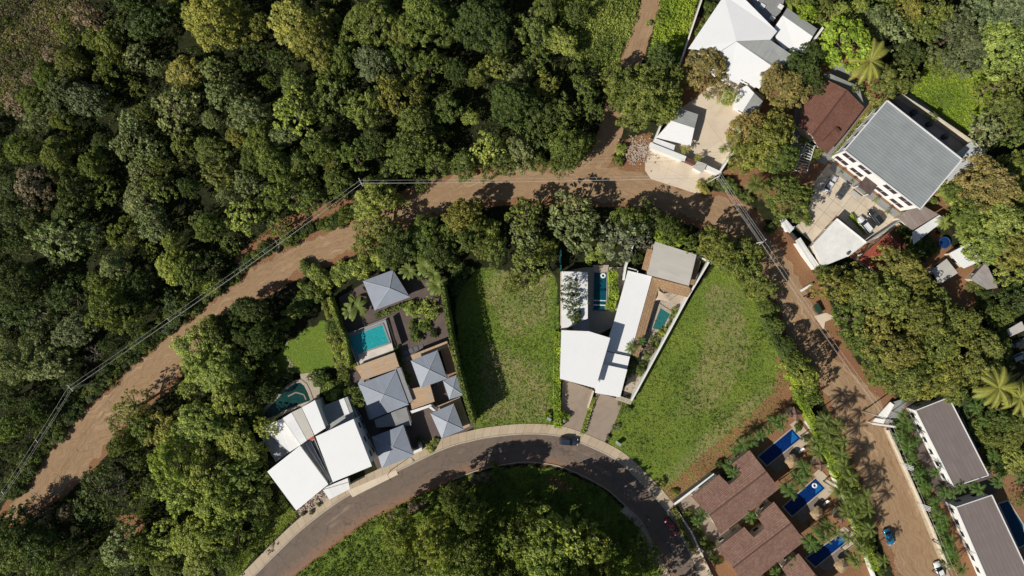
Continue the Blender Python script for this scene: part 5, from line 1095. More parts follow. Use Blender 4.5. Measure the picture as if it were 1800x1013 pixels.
# labels: colour, size and landmark, then order from the left where several agree
LM = [((120,40),'in the top left corner'),((250,60),'at the top left of the forest'),((400,60),'at the top, left of the golden tree'),((560,60),'on the top edge near the golden tree'),((720,60),'in the top middle of the forest'),((880,60),'at the top, left of the scrub'),((1000,60),'beside the bright scrub clearing'),
((60,240),'at the left edge, upper forest'),((180,260),'in the upper left forest interior'),((300,230),'below the small golden round tree'),((420,220),'in the central upper forest'),((560,220),'in the forest above the pole'),((700,200),'in the forest above the road bend'),((850,200),'in the forest above straight wires'),((980,220),'beside the dirt track entrance'),
((60,400),'at the left edge, middle forest'),((200,380),'in the middle left forest'),((300,400),'left of the road culvert'),((400,400),'just above the road culvert'),((520,350),'above the roadside culvert wires'),((60,540),'at the left edge above the road'),((190,540),'in the lower forest above the wires'),((320,480),'at the forest edge by the wires'),((60,660),'in the lowest forest by the left edge'),((60,760),'by the wires at the lower left'),
((230,740),'south of the road on its lower left'),((340,640),'south of the road near shaded garden'),((430,590),'beside the shaded garden lawn'),((340,760),'in the grove left of the angular house'),((400,860),'in the grove below the angular house'),((180,880),'near the bare tree, lower left'),((60,950),'in the bottom left corner'),((240,970),'at the bottom of the left grove'),((360,960),'at the bottom left of the asphalt'),
((680,410),'between road and garden pavilion'),((800,400),'between road and middle meadow top'),((930,430),'above the middle meadow'),((1010,390),'above the narrow annex pool'),((1110,400),'above the stone-grey roof'),((1220,410),'right of the stone-grey roof by the road'),((1310,480),'on the hedge line beside the right meadow'),
((760,960),'inside the road curve on its left'),((960,960),'in the middle of the road curve'),((1133,975),'beside the inner pavement of the curve'),((1130,150),'left of the top white house'),((1240,130),'over the top white roof, left edge'),((1386,150),'over the top white house porch'),((1340,250),'between sandy courtyard and tiled house'),((1388,345),'between courtyard and car park'),((1420,120),'above the brown tiled house'),
((1480,80),'right of the top white house wing'),((1460,10),'on the top edge beyond the white house'),((1560,60),'above the coconut palm'),((1560,140),'right of the coconut palm'),((1640,50),'on the top edge at upper right'),((1740,50),'in the top right corner'),((1760,140),'at the right edge beside the small meadow'),((1770,220),'right of the big grey house'),((1750,320),'right of the corrugated lean-to'),((1750,410),'right of the lime yard wall'),((1790,500),'at the right edge by the patched roofs'),
((1480,510),'at the street side of the olive canopy'),((1580,480),'at the top of the big olive canopy'),((1540,610),'left side of the big olive canopy'),((1620,600),'in the big olive canopy centre'),((1700,600),'right side of the big olive canopy'),((1630,680),'at the foot of the big olive canopy'),((1780,780),'right edge near the upper brown villa'),((655,352),'beside the power pole at the road bend')]
ORDW = ['first','second','third','fourth','fifth','sixth','seventh','eighth','ninth','tenth','eleventh','twelfth','thirteenth','fourteenth','fifteenth','sixteenth','seventeenth','eighteenth','nineteenth','twentieth']
KW = dict(broad='tree', big='spreading tree', dense='dense round tree', feather='tufted tree', open='thin-leaved tree', shrub='shrub')
def label_all(items, rows):
    """items: list of (x, y, description); gives every one its own label"""
    G = {}
    for i, (x, y, desc) in enumerate(items):
        lm = min(rows, key=lambda l: (l[0][0] - x) ** 2 + (l[0][1] - y) ** 2)[1]; G.setdefault((desc, lm), []).append(i)
    out = [None] * len(items)
    for (desc, lm), ids in G.items():
        ids.sort(key=lambda i: items[i][0])
        for k, i in enumerate(ids):
            out[i] = (desc + ' ' + lm) if len(ids) == 1 else '%s %s, %s from the left' % (desc, lm, ORDW[min(k, 19)])
            if len(out[i].split()) > 16: out[i] = '%s %s, %s from left' % (desc.replace('spreading ', 'spreading '), lm.replace('the ', ''), ORDW[min(k, 19)])
    return out
SZ = lambda r: 'small' if r < 21 else 'broad' if r > 36 else 'medium'
trs = random.Random(11)
def put_tree(x, y, r, tint, kind, hs, label, group, name='tree', cat='tree', hh=None, rbase=0.0):
    cr, tr = trs.choice(LIB[kind]); hgt = hh or (REFH[kind] * (r * S / REFR[kind]) ** .55 * hs * trs.uniform(.85, 1.3))
    q = P(x, y, hgt * .72); rr = r * S / REFR[kind] * 1.12
    root = bpy.data.objects.new(name, None); col.objects.link(root); root.location = (q[0], q[1], 0); root.rotation_euler = (0, 0, trs.uniform(0, 6.28)); e_ = trs.uniform(.86, 1.16); root.scale = (rr * e_, rr / e_, hgt / REFH[kind])
    setp(root, label, cat, group)
    c = link('crown', cr, root); j = trs.uniform(.88, 1.12); tt = TINT[tint]; c.color = (tt[0] * j * trs.uniform(.93, 1.07), tt[1] * j, tt[2] * j * trs.uniform(.9, 1.1), 1)
    link('trunk', tr, root); return root
GROUPT = 'broadleaf trees of the woods and gardens'
inview = [t for t in TREES if -8 < t[0] < 1808 and -8 < t[1] < 1021]
keep = sorted(range(len(TREES)), key=lambda i: -(TREES[i][2] - (40 if TREES[i] not in inview else 0)))[:294]
TREES_K = [TREES[i] for i in sorted(keep)]; REST = [TREES[i] for i in range(len(TREES)) if i not in set(keep)]
labs = label_all([(t[0], t[1], '%s %s %s' % (SZ(t[2]), TW[t[3]], KW[t[4]])) for t in TREES_K], LM)
for t, lb in zip(TREES_K, labs): put_tree(*t, lb, GROUPT)
# the smaller crowns between them: one object of understorey trees
UV_, UF_, UT_, UC_, nb = [], [], [], [], 0
for t in REST:
    cr, tr = trs.choice(LIB[t[4]]); hgt = REFH[t[4]] * (t[2] * S / REFR[t[4]]) ** .55 * t[5] * trs.uniform(.8, 1.15); q = P(t[0], t[1], hgt * .72); rr = t[2] * S / REFR[t[4]] * 1.06; a_ = trs.uniform(0, 6.28)
    for me_, tone_ in ((cr, True), (tr, False)):
        v = np.empty(len(me_.vertices) * 3, np.float32); me_.vertices.foreach_get('co', v); v = v.reshape(-1, 3)
        if tone_:
            tn = np.empty(len(v), np.float32); me_.attributes['tone'].data.foreach_get('value', tn); sel = np.repeat(rng.uniform(size=len(v) // 4) < .75, 4); v = v[sel]; tn = tn[sel]
            v = np.stack([v[:, 0] * math.cos(a_) - v[:, 1] * math.sin(a_), v[:, 0] * math.sin(a_) + v[:, 1] * math.cos(a_), v[:, 2]], 1) * [rr, rr, hgt / REFH[t[4]]] + [q[0], q[1], 0]
            UV_.append(v); UT_.append(tn); UC_.append(np.tile(TINT[t[3]] + (1,), (len(v), 1)))
Vu = np.vstack(UV_); me = mesh_from('small_trees', Vu, np.arange(len(Vu), dtype=np.int32).reshape(-1, 4), leaf_mat('leaf_colour'), tone=np.concatenate(UT_))
a = me.attributes.new('leaf_colour', 'FLOAT_COLOR', 'POINT'); a.data.foreach_set('color', np.vstack(UC_).astype(np.float32).ravel())
o = link('small_trees', me); setp(o, 'small understorey crowns filling in between the larger forest trees', 'trees', None, 'stuff')
print('trees', len(TREES), len(TREES_K), len(inview))
# ---- bare-branched limbs seen through thin crowns
def bare(x, y, r, hgt, label, seed):
    q = P(x, y, hgt * .8); rs = random.Random(seed); root = thing('bare_tree', label, 'tree', (q[0], q[1], 0), 'leafless trees'); mb = MB(); Rm = r * S
    def grow_(p, d, L, rad, lvl):
        e = p + d * L; m_ = p + d * L * .5 + np.array([rs.gauss(0, 1) for _ in range(3)]) * L * .07; mb.tube([p, m_, e], [rad, rad * .8, rad * .6], 5 if lvl > 1 else 7, cap=False)
        if lvl >= 4: return
        for _ in range(3 if lvl < 3 else 2):
            nd = d * .8 + np.array([rs.gauss(0, .6), rs.gauss(0, .6), rs.gauss(.05, .3)]); nd /= np.linalg.norm(nd); grow_(e, nd, L * .68, rad * .58, lvl + 1)
    base = np.array([q[0], q[1], -.05]); top = base + np.array([0, 0, hgt * .35]); mb.tube([base, top], [Rm * .05 + .1, Rm * .035 + .08], 8)
    for k in range(5):
        a = k * 1.257 + rs.uniform(-.3, .3); d = np.array([math.cos(a), math.sin(a), .75]); d /= np.linalg.norm(d); grow_(top, d, Rm * .42, Rm * .022 + .05, 1)
    mb.part('branches', PALEBARK, root)
bare(192, 858, 30, 8.5, 'leafless pale branching tree among dark foliage, lower left', 1); bare(60, 888, 26, 6.5, 'leafless twiggy tree leaning over the lower dirt road', 2); bare(160, 622, 20, 4, 'small pinkish leafless bush beside the wires', 3)
bare(1125, 425, 30, 7.5, 'pale leafless branches above the thin white garden wall', 4); bare(1278, 404, 10, 4, 'small white forked bare tree in the shaded dirt street', 5)
# ------------------------------------------------------------------ palms
def frond(mb, ang, L, up, droop, wid, nseg=9, blade=False, z0=0.0):
    d = np.array([math.cos(ang), math.sin(ang)]); sd = np.array([-d[1], d[0], 0]); pts = []
    for i in range(nseg + 1):
        s_ = i / nseg; r = L * (s_ - .12 * droop * s_ ** 3); z = z0 + L * (up * s_ - droop * s_ * s_); pts.append(np.array([d[0] * r, d[1] * r, z]))
    for i in range(nseg):
        a, b = pts[i], pts[i + 1]; s0, s1 = i / nseg, (i + 1) / nseg; dr = (b - a) / np.linalg.norm(b - a)
        if blade:
            w0, w1 = wid * math.sin(math.pi * min(1, s0 * .92 + .08)) ** .6, wid * math.sin(math.pi * min(.985, s1 * .92 + .06)) ** .6
            for s_ in (-1, 1): mb.add([a, b, b + sd * s_ * w1 + np.array([0, 0, .1 * w1]), a + sd * s_ * w0 + np.array([0, 0, .1 * w0])], [(0, 1, 2, 3)])
        else:
            for h_ in (0.0, .25, .5, .75):
                p = a * (1 - h_) + b * h_; s_m = s0 + (s1 - s0) * h_; w = wid * (math.sin(math.pi * min(1, s_m * .85 + .12)) ** .7) * random.uniform(.85, 1.1)
                for s_ in (-1, 1):
                    tip = p + sd * s_ * w * .82 + dr * w * .6 - np.array([0, 0, w * .38]); ww = dr * L * .011
                    mb.add([p - ww, p + ww, tip], [(0, 1, 2)])
    mb.tube(pts, [L * .009 * (1 - .8 * i / nseg) + .006 for i in range(nseg + 1)], 4, cap=False)
def make_palm(kind):
    mb = MB()
    if kind == 'palm':
        n = 19; hgt = 6.0
        for k in range(n): u = k / n; frond(mb, k * 2.4 + random.uniform(-.2, .2), random.uniform(2.0, 2.5), random.uniform(.15, 1.0) if k % 3 else .1, random.uniform(.55, .85), .62)
    elif kind == 'coconut':
        n = 20; hgt = 9.5
        for k in range(n): frond(mb, k * 2.4 + random.uniform(-.2, .2), random.uniform(4.2, 5.2), random.uniform(.05, .75), random.uniform(.5, .75), 1.0, 16)
    else:
        n = 13; hgt = 3.2
        for k in range(n): frond(mb, k * 2.4 + random.uniform(-.25, .25), random.uniform(1.9, 2.6), random.uniform(.2, .9), random.uniform(.5, .9), .36, 8, True)
    V = np.array(mb.V); V[:, 2] += hgt
    isl = np.random.default_rng(3).uniform(0, 1, len(V)); crown = mesh_from('crown', V, mb.F, LEAF, tone=np.full(len(V), .6))
    tb = MB(); b = random.uniform(-.3, .3)
    if kind == 'banana':
        for k in range(3): a = k * 2.1; tb.tube([(.25 * math.cos(a), .25 * math.sin(a), -.05), (.1 * math.cos(a), .1 * math.sin(a), hgt)], [.13, .07], 7)
    else: tb.tube([(b, 0, -.05), (b * .3, 0, hgt * .4), (0, 0, hgt)], [.2, .13, .10], 8)
    return crown, mesh_from('trunk', tb.V, tb.F, BARK), hgt
PL = {k: [make_palm(k) for _ in range(3)] for k in ('palm', 'coconut', 'banana')}
PREF = dict(palm=2.25, coconut=4.8, banana=2.2)
def put_palm(x, y, r, tint, kind, label, group, h=None, name='palm_tree', cat='palm'):
    cr, tr, h0 = trs.choice(PL[kind]); s_ = r * S / PREF[kind]; hh = h or h0 * s_ ** .5; q = P(x, y, hh)
    root = bpy.data.objects.new(name, None); col.objects.link(root); root.location = (q[0], q[1], 0); root.rotation_euler = (0, 0, trs.uniform(0, 6.28)); root.scale = (s_, s_, s_ if kind != 'coconut' else hh / h0)
    if kind != 'coconut': root.scale = (s_, s_, hh / h0)
    setp(root, label, cat, group); c = link('crown', cr, root); c.color = (*TINT[tint], 1); link('trunk', tr, root); return root
TINT.update(m=(.10, .18, .036), v=(.30, .31, .06))
PALMS = []
for s, tint, r in (('1377 736;1364 742;1351 756;1338 765;1305 782;1292 792;1282 818;1288 831;1384 857;1400 838;1413 821;1423 953;1440 933;1456 923;1321 910;1364 1005;1391 865;1408 848;1420 835;1372 750;1320 776;1430 960;1449 945;1398 990;1226 917;1234 905', 'm', 13),
                 ('1433 779;1440 795;1450 739;1463 779;1486 821;1476 864;1496 838;1496 877;1509 884;1469 936;1512 963;1502 982;1483 775;1472 748;1495 837;1479 857;1522 872;1526 896;1530 930;1522 969;1553 985;1507 989;1500 910;1488 900;1456 760;1490 945;1516 945;1478 800', 'g', 15),
                 ('1588 729;1596 748;1584 767;1596 787;1627 857;1615 837;1646 884;1662 868;1689 857;1708 849;1650 907;1654 930;1670 950;1677 977;1646 830;1728 698;1716 717;1794 841;1755 849;1675 868;1602 810;1662 915;1690 1000;1664 965;1722 860;1610 775;1733 740;1748 800', 'm', 13)):
    for e in s.split(';'): a = e.split(); PALMS.append((float(a[0]), float(a[1]), r * trs.uniform(.85, 1.2), tint))
PROW = [((1335,770),'between big meadow and uppermost villa pool'),((1285,825),'in the first brown villa courtyard'),((1400,840),'between the first and second villa pools'),((1440,940),'between the second and third villa pools'),((1321,910),'in the notch courtyard of the second villa'),((1230,912),'in the first brown villa front yard'),((1370,1000),'on the bottom edge between brown villas'),
((1455,755),'on the lime hedge near its top end'),((1485,830),'on the lime hedge beside the dirt street'),((1505,880),'on the lime hedge opposite the middle pool'),((1515,940),'on the lime hedge near the blue car'),((1510,985),'on the lime hedge at the bottom edge'),((1592,755),'on the verge left of upper flat villa'),((1620,845),'on the verge between the two gate canopies'),((1655,900),'in the garden above lower flat villa'),((1690,858),'between the two brown flat-roofed villas'),((1672,960),'on the verge beside lower flat villa'),((1735,720),'right of the upper brown flat villa roof'),((1770,845),'at the right edge between the flat villas')]
for p_, lb in zip(PALMS, label_all([(p[0], p[1], 'slender green palm') for p in PALMS], PROW)):
    put_palm(p_[0], p_[1], p_[2], p_[3], 'palm', lb, 'garden palms around the villas', h=trs.uniform(6.0, 9.0) if 1430 < p_[0] < 1570 else trs.uniform(3.8, 6.0))
put_palm(1530, 108, 38, 'v', 'coconut', 'large yellow-green coconut palm above the big grey roof', 'coconut palms', 10); put_palm(1756, 682, 40, 'v', 'coconut', 'largest yellow-green coconut palm above the upper flat villa', 'coconut palms', 10); put_palm(1793, 700, 32, 'v', 'coconut', 'yellow-green coconut palm cut by the right edge', 'coconut palms', 9)
for x, y, r, lb in ((627,540,24,'big-leaved banana clump left of the garden pavilion'),(612,548,16,'small banana clump at the hedge by the dark gravel yard'),(718,476,18,'banana clump at the upper right corner of the garden pavilion'),(747,470,20,'banana clump between the pavilion and middle meadow hedge'),(768,503,22,'pale star-shaped banana palm near the meadow hedge'),(762,482,16,'banana palm just above the pale star-shaped one')):
    put_palm(x, y, r, 'g', 'banana', lb, 'banana plants around the garden pavilion', h=3.4, name='banana_plant', cat='banana plant')
for x, y, r, tn, lb in ((1245,168,9,'g','small palm beside the sandy courtyard steps'),(1206,262,10,'v','leaning palm by the inner forecourt wall'),(1228,278,9,'v','small palm near the pale gatehouse'),(1272,262,10,'g','palm in the lower corner of the sandy courtyard'),(1300,212,10,'g','small palm below the white porch roof'),(1328,322,20,'g','green palm below the olive-gold tree cluster'),(1278,178,12,'l','feathery palm left of the white porch'),(800,679,8,'l','small palm in the pavilion house light well'),(1110,612,13,'g','palm by the lower diagonal white wall'),(1128,600,10,'m','palm below the small teal pool'),
                        (1480,302,5,'g','young palm in the grey planting strip left end'),(1499,318,5,'g','young palm in the planting strip beside the porch'),(1540,352,6,'l','young palm in the planting strip right of the porch'),(1562,372,6,'g','young palm at the right end of the planting strip'),(1660,392,14,'l','yellowish palm beside the pale sloping roof'),(1690,412,12,'l','yellowish palm by the lime yard wall')):
    put_palm(x, y, r, tn, 'palm', lb, 'small ornamental palms in the gardens', h=max(2.0, r * .28))
# ------------------------------------------------------------------ hedges
def hedge(path, w, h, tint, label, at=None, leaf=.16):
    p = [P(x, y, at if at is not None else h)[:2] for x, y in path]; pos, nr = [], []
    for i in range(len(p) - 1):
        a, b = p[i], p[i + 1]; d = b - a; L = np.linalg.norm(d); d /= L; n_ = np.array([-d[1], d[0]])
        k = int(L * (w + 2 * h) * 22); s_ = rng.uniform(-w * .3, L + w * .3, k); per = rng.uniform(0, w + 2 * h, k)
        for u, q in zip(s_, per):
            wob = .22 * nz(a[0] + d[0] * u, a[1] + d[1] * u, .8, 3 * i) + rng.normal() * .07
            if q < h: o_, z, nn_ = -w / 2, q, -n_
            elif q < h + w: o_, z, nn_ = q - h - w / 2, h, None
            else: o_, z, nn_ = w / 2, q - h - w, n_
            xy = a + d * u + n_ * o_ * (1 + wob / max(w, .5)); z = z + (wob if nn_ is None else 0)
            pos.append((xy[0], xy[1], max(.05, z))); nr.append((0, 0, 1) if nn_ is None else (nn_[0], nn_[1], .3))
    pos = np.array(pos); nr = np.array(nr) + rng.normal(size=(len(pos), 3)) * .4; nr /= np.linalg.norm(nr, axis=1)[:, None]
    V, F = leaf_quads(pos, nr, leaf * rng.uniform(.6, 1.3, len(pos)), .75); c = pos.mean(0)
    t = thing('hedge', label, 'hedge', (p[0][0], p[0][1], 0))
    o = obj('foliage', V, F, LEAF, t, tone=np.repeat(np.clip(.5 + .9 * np.array([nz(q[0], q[1], .5, 9) for q in pos]), 0, 1), 4)); o.color = (*TINT[tint], 1)
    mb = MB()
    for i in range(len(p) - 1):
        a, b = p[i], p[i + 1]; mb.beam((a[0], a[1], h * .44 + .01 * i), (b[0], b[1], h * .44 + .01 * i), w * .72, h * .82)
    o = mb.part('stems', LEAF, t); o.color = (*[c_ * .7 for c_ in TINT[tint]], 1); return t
hedge([(776,500),(786,560),(797,620),(812,680),(832,746)], 1.0, 8.2, 'g', 'tall thin hedge between the pavilion house and middle meadow', at=8.2, leaf=.2)
hedge([(577,525),(590,560),(606,600),(612,645)], .8, 4.5, 'l', 'tall hedge along the left of the dark gravel yard', leaf=.2)
hedge([(982,585),(980,640),(979,700),(981,750)], 1.7, 2.0, 'b', 'bright hedge at the left of the white house and its drive', leaf=.2)
hedge([(1044,700),(1033,735),(1024,762)], 1.0, .8, 'l', 'low grass hedge strip between the two driveways', leaf=.2)
hedge([(1402,682),(1420,722),(1445,770),(1462,810),(1480,850),(1500,900),(1520,950),(1540,1000)], 1.8, 3.0, 'b', 'long bright lime hedge along the dirt street', leaf=.2)
hedge([(1350,560),(1378,610),(1402,660)], 1.6, 4.2, 'd', 'dark hedge between right meadow and dirt street', leaf=.22)
hedge([(1385,-8),(1420,20),(1450,50)], 3.0, 2.6, 'l', 'bushy hedge at the top edge right of the white wing', leaf=.25)
hedge([(1536,190),(1500,235),(1468,275)], 1.0, 1.6, 'l', 'narrow hedge between tiled house and big grey house', leaf=.2)
hedge([(1078,480),(1080,520),(1073,542)], 2.2, 2.2, 'b', 'yellow-green bamboo hedge between lap pool and long white house', leaf=.24)
hedge([(1497,378),(1512,395),(1523,410)], .8, 1.0, 'b', 'low bright shrubs beside the white flat roof', leaf=.2)
hedge([(1186,896),(1200,930),(1220,970)], 1.0, 1.6, 'o', 'olive hedge along the villa yard by the asphalt', leaf=.2)
hedge([(662,556),(690,545),(716,535)], 1.2, 1.2, 'g', 'planting bed below the garden pavilion', leaf=.22)
hedge([(735,770),(741,779)], 1.2, 1.8, 'd', 'dark clipped shrub in the pavilion house light well', leaf=.2)
# ------------------------------------------------------------------ shrubs
SH = []
def srow(path, spacing, r, tints, jit=4):
    p = np.array(path, float); d = np.r_[0, np.cumsum(np.linalg.norm(np.diff(p, axis=0), axis=1))]; n = max(2, int(d[-1] / spacing))
    for s_ in np.linspace(0, d[-1], n): SH.append((np.interp(s_, d, p[:, 0]) + trs.uniform(-jit, jit), np.interp(s_, d, p[:, 1]) + trs.uniform(-jit, jit), r * trs.uniform(.75, 1.3), trs.choice(tints)))
srow([(505,420),(545,402),(590,390),(635,368)], 13, 11, 'dg'); srow([(20,865),(50,825),(80,785),(108,745),(145,708),(185,672),(220,640),(258,605),(300,572),(345,538),(390,495),(435,462),(470,438)], 13, 11, 'dgdk')
srow([(5,870),(60,790),(100,730),(150,690),(215,628),(290,560),(330,532),(370,500)], 15, 12, 'gdo'); srow([(500,565),(520,542),(545,520),(560,495)], 15, 15, 'gl'); srow([(540,470),(570,492),(600,480),(630,470),(660,458),(690,452)], 13, 15, 'gll'); srow([(575,540),(588,580),(598,620),(604,660),(585,690)], 14, 13, 'olg')
srow([(560,665),(600,690),(622,700)], 15, 14, 'g'); srow([(470,630),(475,660),(455,700),(445,735)], 15, 14, 'dg'); srow([(500,668),(490,680)], 12, 10, 'd'); srow([(725,545),(745,535),(752,552)], 14, 15, 'gl'); srow([(725,575),(733,585)], 8, 9, 'g'); srow([(790,460),(810,480),(800,510)], 16, 15, 'dg')
srow([(1070,430),(1060,450),(1040,452)], 14, 12, 'bl'); srow([(1118,455),(1112,475)], 9, 8, 'd'); srow([(1188,545),(1180,572),(1160,595),(1140,620),(1124,650)], 12, 8, 'gln'); srow([(1130,590),(1118,622),(1104,660)], 13, 9, 'dg'); srow([(1085,690),(1105,720)], 12, 7, 'lg')
srow([(1070,770),(1080,755)], 8, 6, 'p'); srow([(965,735),(985,735)], 10, 10, 'bl'); srow([(735,470),(770,455),(790,440)], 14, 15, 'dg'); srow([(1240,445),(1280,450),(1320,500),(1350,545),(1365,580)], 14, 14, 'lgo'); srow([(1395,640),(1410,665),(1425,690),(1412,705)], 11, 15, 'lb')
srow([(1090,262),(1085,285)], 9, 11, 'gl'); srow([(1250,318),(1275,320),(1290,340),(1310,350)], 13, 10, 'lgg'); srow([(1236,328),(1242,334)], 7, 9, 'y'); srow([(1418,250),(1435,272)], 10, 11, 'l')
srow([(1600,400),(1625,425),(1640,440),(1610,440)], 14, 13, 'dg'); srow([(1665,340),(1690,375),(1705,420),(1718,450)], 14, 14, 'lg'); srow([(1722,500),(1740,540),(1765,600),(1770,640)], 17, 15, 'gd'); srow([(1585,745),(1605,800),(1625,850),(1650,910),(1675,990)], 12, 9, 'gm'); srow([(1700,700),(1725,740),(1745,790),(1760,830)], 14, 15, 'dg')
srow([(1400,750),(1420,770)], 10, 8, 'g'); srow([(1470,790),(1500,860),(1530,960),(1545,1000)], 17, 12, 'gl'); srow([(1205,900),(1222,925),(1240,960),(1262,990)], 13, 9, 'gd'); srow([(1290,845),(1280,830),(1270,818)], 10, 10, 'dg'); srow([(560,890),(535,905)], 9, 5, 'k'); srow([(500,885),(480,905)], 14, 12, 'g')
srow([(1140,40),(1160,30)], 8, 6, 'l'); srow([(700,615),(708,665),(712,680)], 11, 8, 'dg'); srow([(745,575),(760,585)], 9, 8, 'dg'); srow([(632,620),(626,640)], 9, 7, 'y'); srow([(755,788),(762,780)], 7, 9, 'l'); srow([(1000,610),(1004,520),(1010,500)], 14, 10, 'dgd'); srow([(870,830),(800,860),(740,890),(690,915)], 18, 10, 'dgn')
srow([(1168,850),(1190,862)], 10, 8, 'o'); srow([(1245,10),(1238,40),(1228,62)], 12, 9, 'g'); srow([(1420,380),(1400,374),(1355,400)], 14, 10, 'dg'); srow([(1612,332),(1640,355)], 12, 6, 'l')
SROW = [((550,400),'on the verge right of the road culvert'),((60,820),'on the verge at lower left road end'),((170,700),'on the verge below the road pole'),((280,590),'on the verge halfway up the left road'),((400,480),'on the verge approaching the culvert'),((530,530),'between the garden lawn and dirt road'),((620,470),'between the dirt road and garden pavilion'),((590,600),'beside the hedge of the dark gravel yard'),((600,690),'right of the curved pool terrace'),((465,690),'left of the curved pool'),((740,550),'inside the dark gravel yard'),((790,465),'at the top of the middle meadow hedge'),
((1060,445),'above the narrow lap pool'),((1150,600),'along the diagonal white wall'),((1115,465),'near the thin white wall above'),((1095,705),'at the foot of the diagonal wall'),((1075,765),'beside the right driveway edge'),((975,735),'at the foot of the bright drive hedge'),((1290,470),'along the top of the right meadow'),((1360,560),'on the dark hedge of the right meadow'),((1410,680),'above the lime hedge end'),((1087,275),'between dirt track and rubble'),((1275,330),'below the forecourt power pole'),((1425,260),'beside the weathered white pergola'),
((1620,425),'around the blue trampoline'),((1690,380),'along the lime yard wall'),((1750,570),'right of the olive canopy'),((1590,770),'on the verge by the upper gate canopy'),((1640,880),'on the verge by the lower gate canopy'),((1672,980),'on the street verge at the bottom edge'),((1730,760),'right of the upper flat villa pool'),((1410,760),'on the uppermost villa pool deck'),((1490,840),'between lime hedge and dirt street'),((1535,980),'between lime hedge and blue car'),((1235,945),'in the villa yard by the asphalt'),((1280,832),'in the first villa courtyard'),((545,900),'in the rockery by the white porch'),
((490,895),'below the large white left roof'),((1150,35),'on the dirt track edge'),((706,650),'between the pavilion house roofs'),((752,580),'by the square paving slabs'),((629,630),'at the raised pool corner'),((758,784),'below the pavilion house by the pavement'),((1005,540),'over the flat white annex roof'),((770,870),'on the inner verge of the asphalt curve'),((1180,856),'at the bottom tip of the right meadow'),((1236,35),'left of the top white house wall'),((1390,385),'by the street gatehouse'),((1625,345),'beside the corrugated lean-to')]
for s_, lb in zip(SH, label_all([(s[0], s[1], ('small ' if s[2] < 10 else '') + TW.get(s[3], 'fresh green') + ' shrub') for s in SH], SROW)):
    put_tree(s_[0], s_[1], s_[2], s_[3], 'shrub', 1, lb, 'shrubs along verges and in gardens', 'shrub', 'shrub', hh=max(.9, s_[2] * S * trs.uniform(.95, 1.3)))
print('shrubs', len(SH), 'palms', len(PALMS))
put_tree(1003, 528, 22, 'd', 'open', 1, 'dark spreading tree growing over the flat white annex roof', 'broadleaf trees of the woods and gardens', hh=6.5)
put_tree(1010, 556, 13, 'g', 'broad', 1, 'small tree at the lower end of the flat annex roof', 'broadleaf trees of the woods and gardens', hh=5.5)
put_tree(752, 545, 20, 'l', 'open', 1, 'light green garden tree on the dark gravel yard', 'broadleaf trees of the woods and gardens', hh=4.5)
# ------------------------------------------------------------------ ground cover no one could count
def cover(name, polys, n, size, hgt, leaf, tint, label, nl=16, avoid=(), tone_s=.12, cat='ground cover', spread=1.0):
    ok = []
    xs = [p[0] for q in polys for p in q]; ys = [p[1] for q in polys for p in q]
    X_ = rng.uniform(min(xs), max(xs), n * 6); Y_ = rng.uniform(min(ys), max(ys), n * 6); m_ = np.zeros(len(X_), bool)
    for q in polys: m_ |= inpoly(X_, Y_, q)
    for q in avoid: m_ &= ~inpoly(X_, Y_, q)
    X_ = X_[m_][:n]; Y_ = Y_[m_][:n]; n = len(X_)
    wx = (X_ - 900) * S; wy = (506.5 - Y_) * S; sz = size * rng.uniform(.5, 1.4, n); hz = hgt * rng.uniform(.4, 1.3, n)
    d = rng.normal(size=(n, nl, 3)); d /= np.linalg.norm(d, axis=2)[..., None]; d[..., 2] = np.abs(d[..., 2])
    pos = np.stack([wx, wy, np.zeros(n)], 1)[:, None] + d * np.stack([sz, sz, hz], 1)[:, None] * rng.uniform(.5, 1.05, (n, nl, 1))
    nn_ = (d + rng.normal(size=d.shape) * .5).reshape(-1, 3); nn_ /= np.linalg.norm(nn_, axis=1)[:, None]
    V, F = leaf_quads(pos.reshape(-1, 3), nn_, leaf * rng.uniform(.5, 1.3, n * nl), .6); V[:, 2] = np.maximum(V[:, 2], .01)
    tn = np.clip(.5 + 1.1 * np.array([nz(a_, b_, tone_s, 4) for a_, b_ in zip(wx, wy)]), 0, 1)
    me = mesh_from(name, V, F, LEAF, tone=np.repeat(tn, nl * 4)); o = link(name, me); o['kind'] = 'stuff'; o['label'] = label; o['category'] = cat; o.color = (*TINT[tint], 1); return o
CORNER = [(-80,-80),(175,-80),(150,20),(125,60),(95,95),(60,140),(30,185),(-10,200),(-80,210)]
RA = [DIRT_N + DIRT_S[::-1], BR_W + BR_E[::-1]]
cover('undergrowth', [FOR], 5200, 1.2, 1.6, .26, 'd', 'dark tangled undergrowth on the forest floor', 16, avoid=RA)
cover('undergrowth', [FOR2], 1500, 1.1, 1.3, .24, 'g', 'green undergrowth between the trees of the lower left grove', 16, avoid=RA)
cover('undergrowth', [FOR3, FOR4, [(1440,460),(1560,480),(1720,560),(1760,640),(1700,720),(1560,690),(1480,600)]], 1400, 1.0, 1.0, .24, 'd', 'dark undergrowth beneath the right-hand trees', 14)
cover('dry_scrub', [CORNER], 3200, 1.0, .9, .22, 'n', 'pale dry olive scrub in the top left corner', 20)
cover('scrub', [CORNER], 1100, .9, 1.2, .24, 'o', 'greener scrub clumps among the dry corner growth', 18)
cover('scrub', [SCRUB_N], 1300, 1.0, 1.1, .24, 'l', 'bright tangled scrub left of the dirt track', 22, avoid=RA); cover('scrub', [SCRUB_E], 650, .9, .9, .24, 'b', 'bright scrub between dirt track and top white house', 22, avoid=RA)
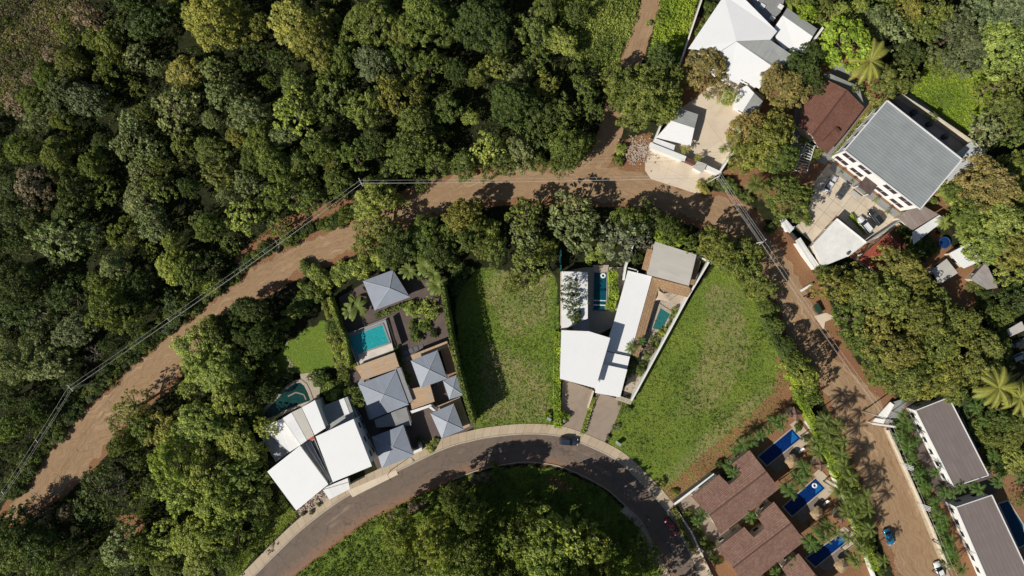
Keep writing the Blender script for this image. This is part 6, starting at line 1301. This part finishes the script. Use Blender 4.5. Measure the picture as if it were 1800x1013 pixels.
cover('scrub', [ISLE], 3000, 1.0, 1.0, .24, 'g', 'weedy scrub inside the asphalt road curve', 16); cover('scrub', [[(690,960),(760,900),(870,880),(860,1060),(560,1060)]], 900, .9, .8, .22, 'l', 'lighter scrub on the left inside the road curve', 18)
cover('weeds', [MEAD_NE], 900, .6, .35, .2, 'b', 'bright weeds on the small upper right meadow', 14); cover('weeds', [LAWN_SW], 700, .6, .3, .18, 'l', 'green weeds on the slope beside the pavement', 14)
cover('grass', [LAWN_M], 5000, .30, .16, .13, 'g', 'rough mown grass of the middle meadow', 6); cover('grass', [LAWN_R], 7500, .32, .18, .13, 'l', 'rough grass of the right meadow', 6)
cover('weeds', [[(1120,560),(1330,560),(1390,640),(1300,760),(1130,800),(1080,780)]], 1300, .45, .28, .16, 'g', 'darker weed tufts on the right meadow', 10); cover('weeds', [LAWN_M], 700, .4, .25, .16, 'l', 'fresh weed tufts on the middle meadow', 9)
# rubble and stones
STONE = plain('rubble', (.45, .36, .29), .9, var=.4, scale=2); mb = MB(); rr_ = random.Random(4)
for _ in range(420):
    x, y = rr_.gauss(1122, 14), rr_.gauss(266, 11); q = P(x, y); s_ = rr_.uniform(.12, .42); mb.box((q[0], q[1], s_ * .3), (s_, s_ * rr_.uniform(.6, 1.2), s_ * .7), rr_.uniform(0, 3))
o = single('rubble', mb.V, mb.F, STONE, 'heap of broken rubble between dirt track and forecourt', 'rubble', kind='stuff')
mb = MB()
for _ in range(260):
    x, y = rr_.uniform(525, 600), 0; y = 895 - (x - 525) * .52 + rr_.uniform(-9, 12); q = P(x, y); s_ = rr_.uniform(.15, .5); mb.box((q[0], q[1], .1), (s_, s_ * .8, s_ * .5), rr_.uniform(0, 3))
single('rockery', mb.V, mb.F, STONE, 'rockery of small stones between the left white roof and pavement', 'rockery', kind='stuff')
mb = MB()
for _ in range(700):
    k = rr_.random(); i = rr_.randrange(4, len(DIRT_N) - 2); e = DIRT_N if k < .5 else DIRT_S; i = min(i, len(e) - 2); u = rr_.random(); x = e[i][0] * (1 - u) + e[i + 1][0] * u + rr_.gauss(0, 3.5); y = e[i][1] * (1 - u) + e[i + 1][1] * u + rr_.gauss(0, 3.5)
    q = P(x, y); s_ = rr_.uniform(.06, .22); mb.box((q[0], q[1], .03), (s_, s_, s_ * .6), rr_.uniform(0, 3))
single('stones', mb.V, mb.F, STONE, 'loose stones along both edges of the dirt road', 'stones', kind='stuff')
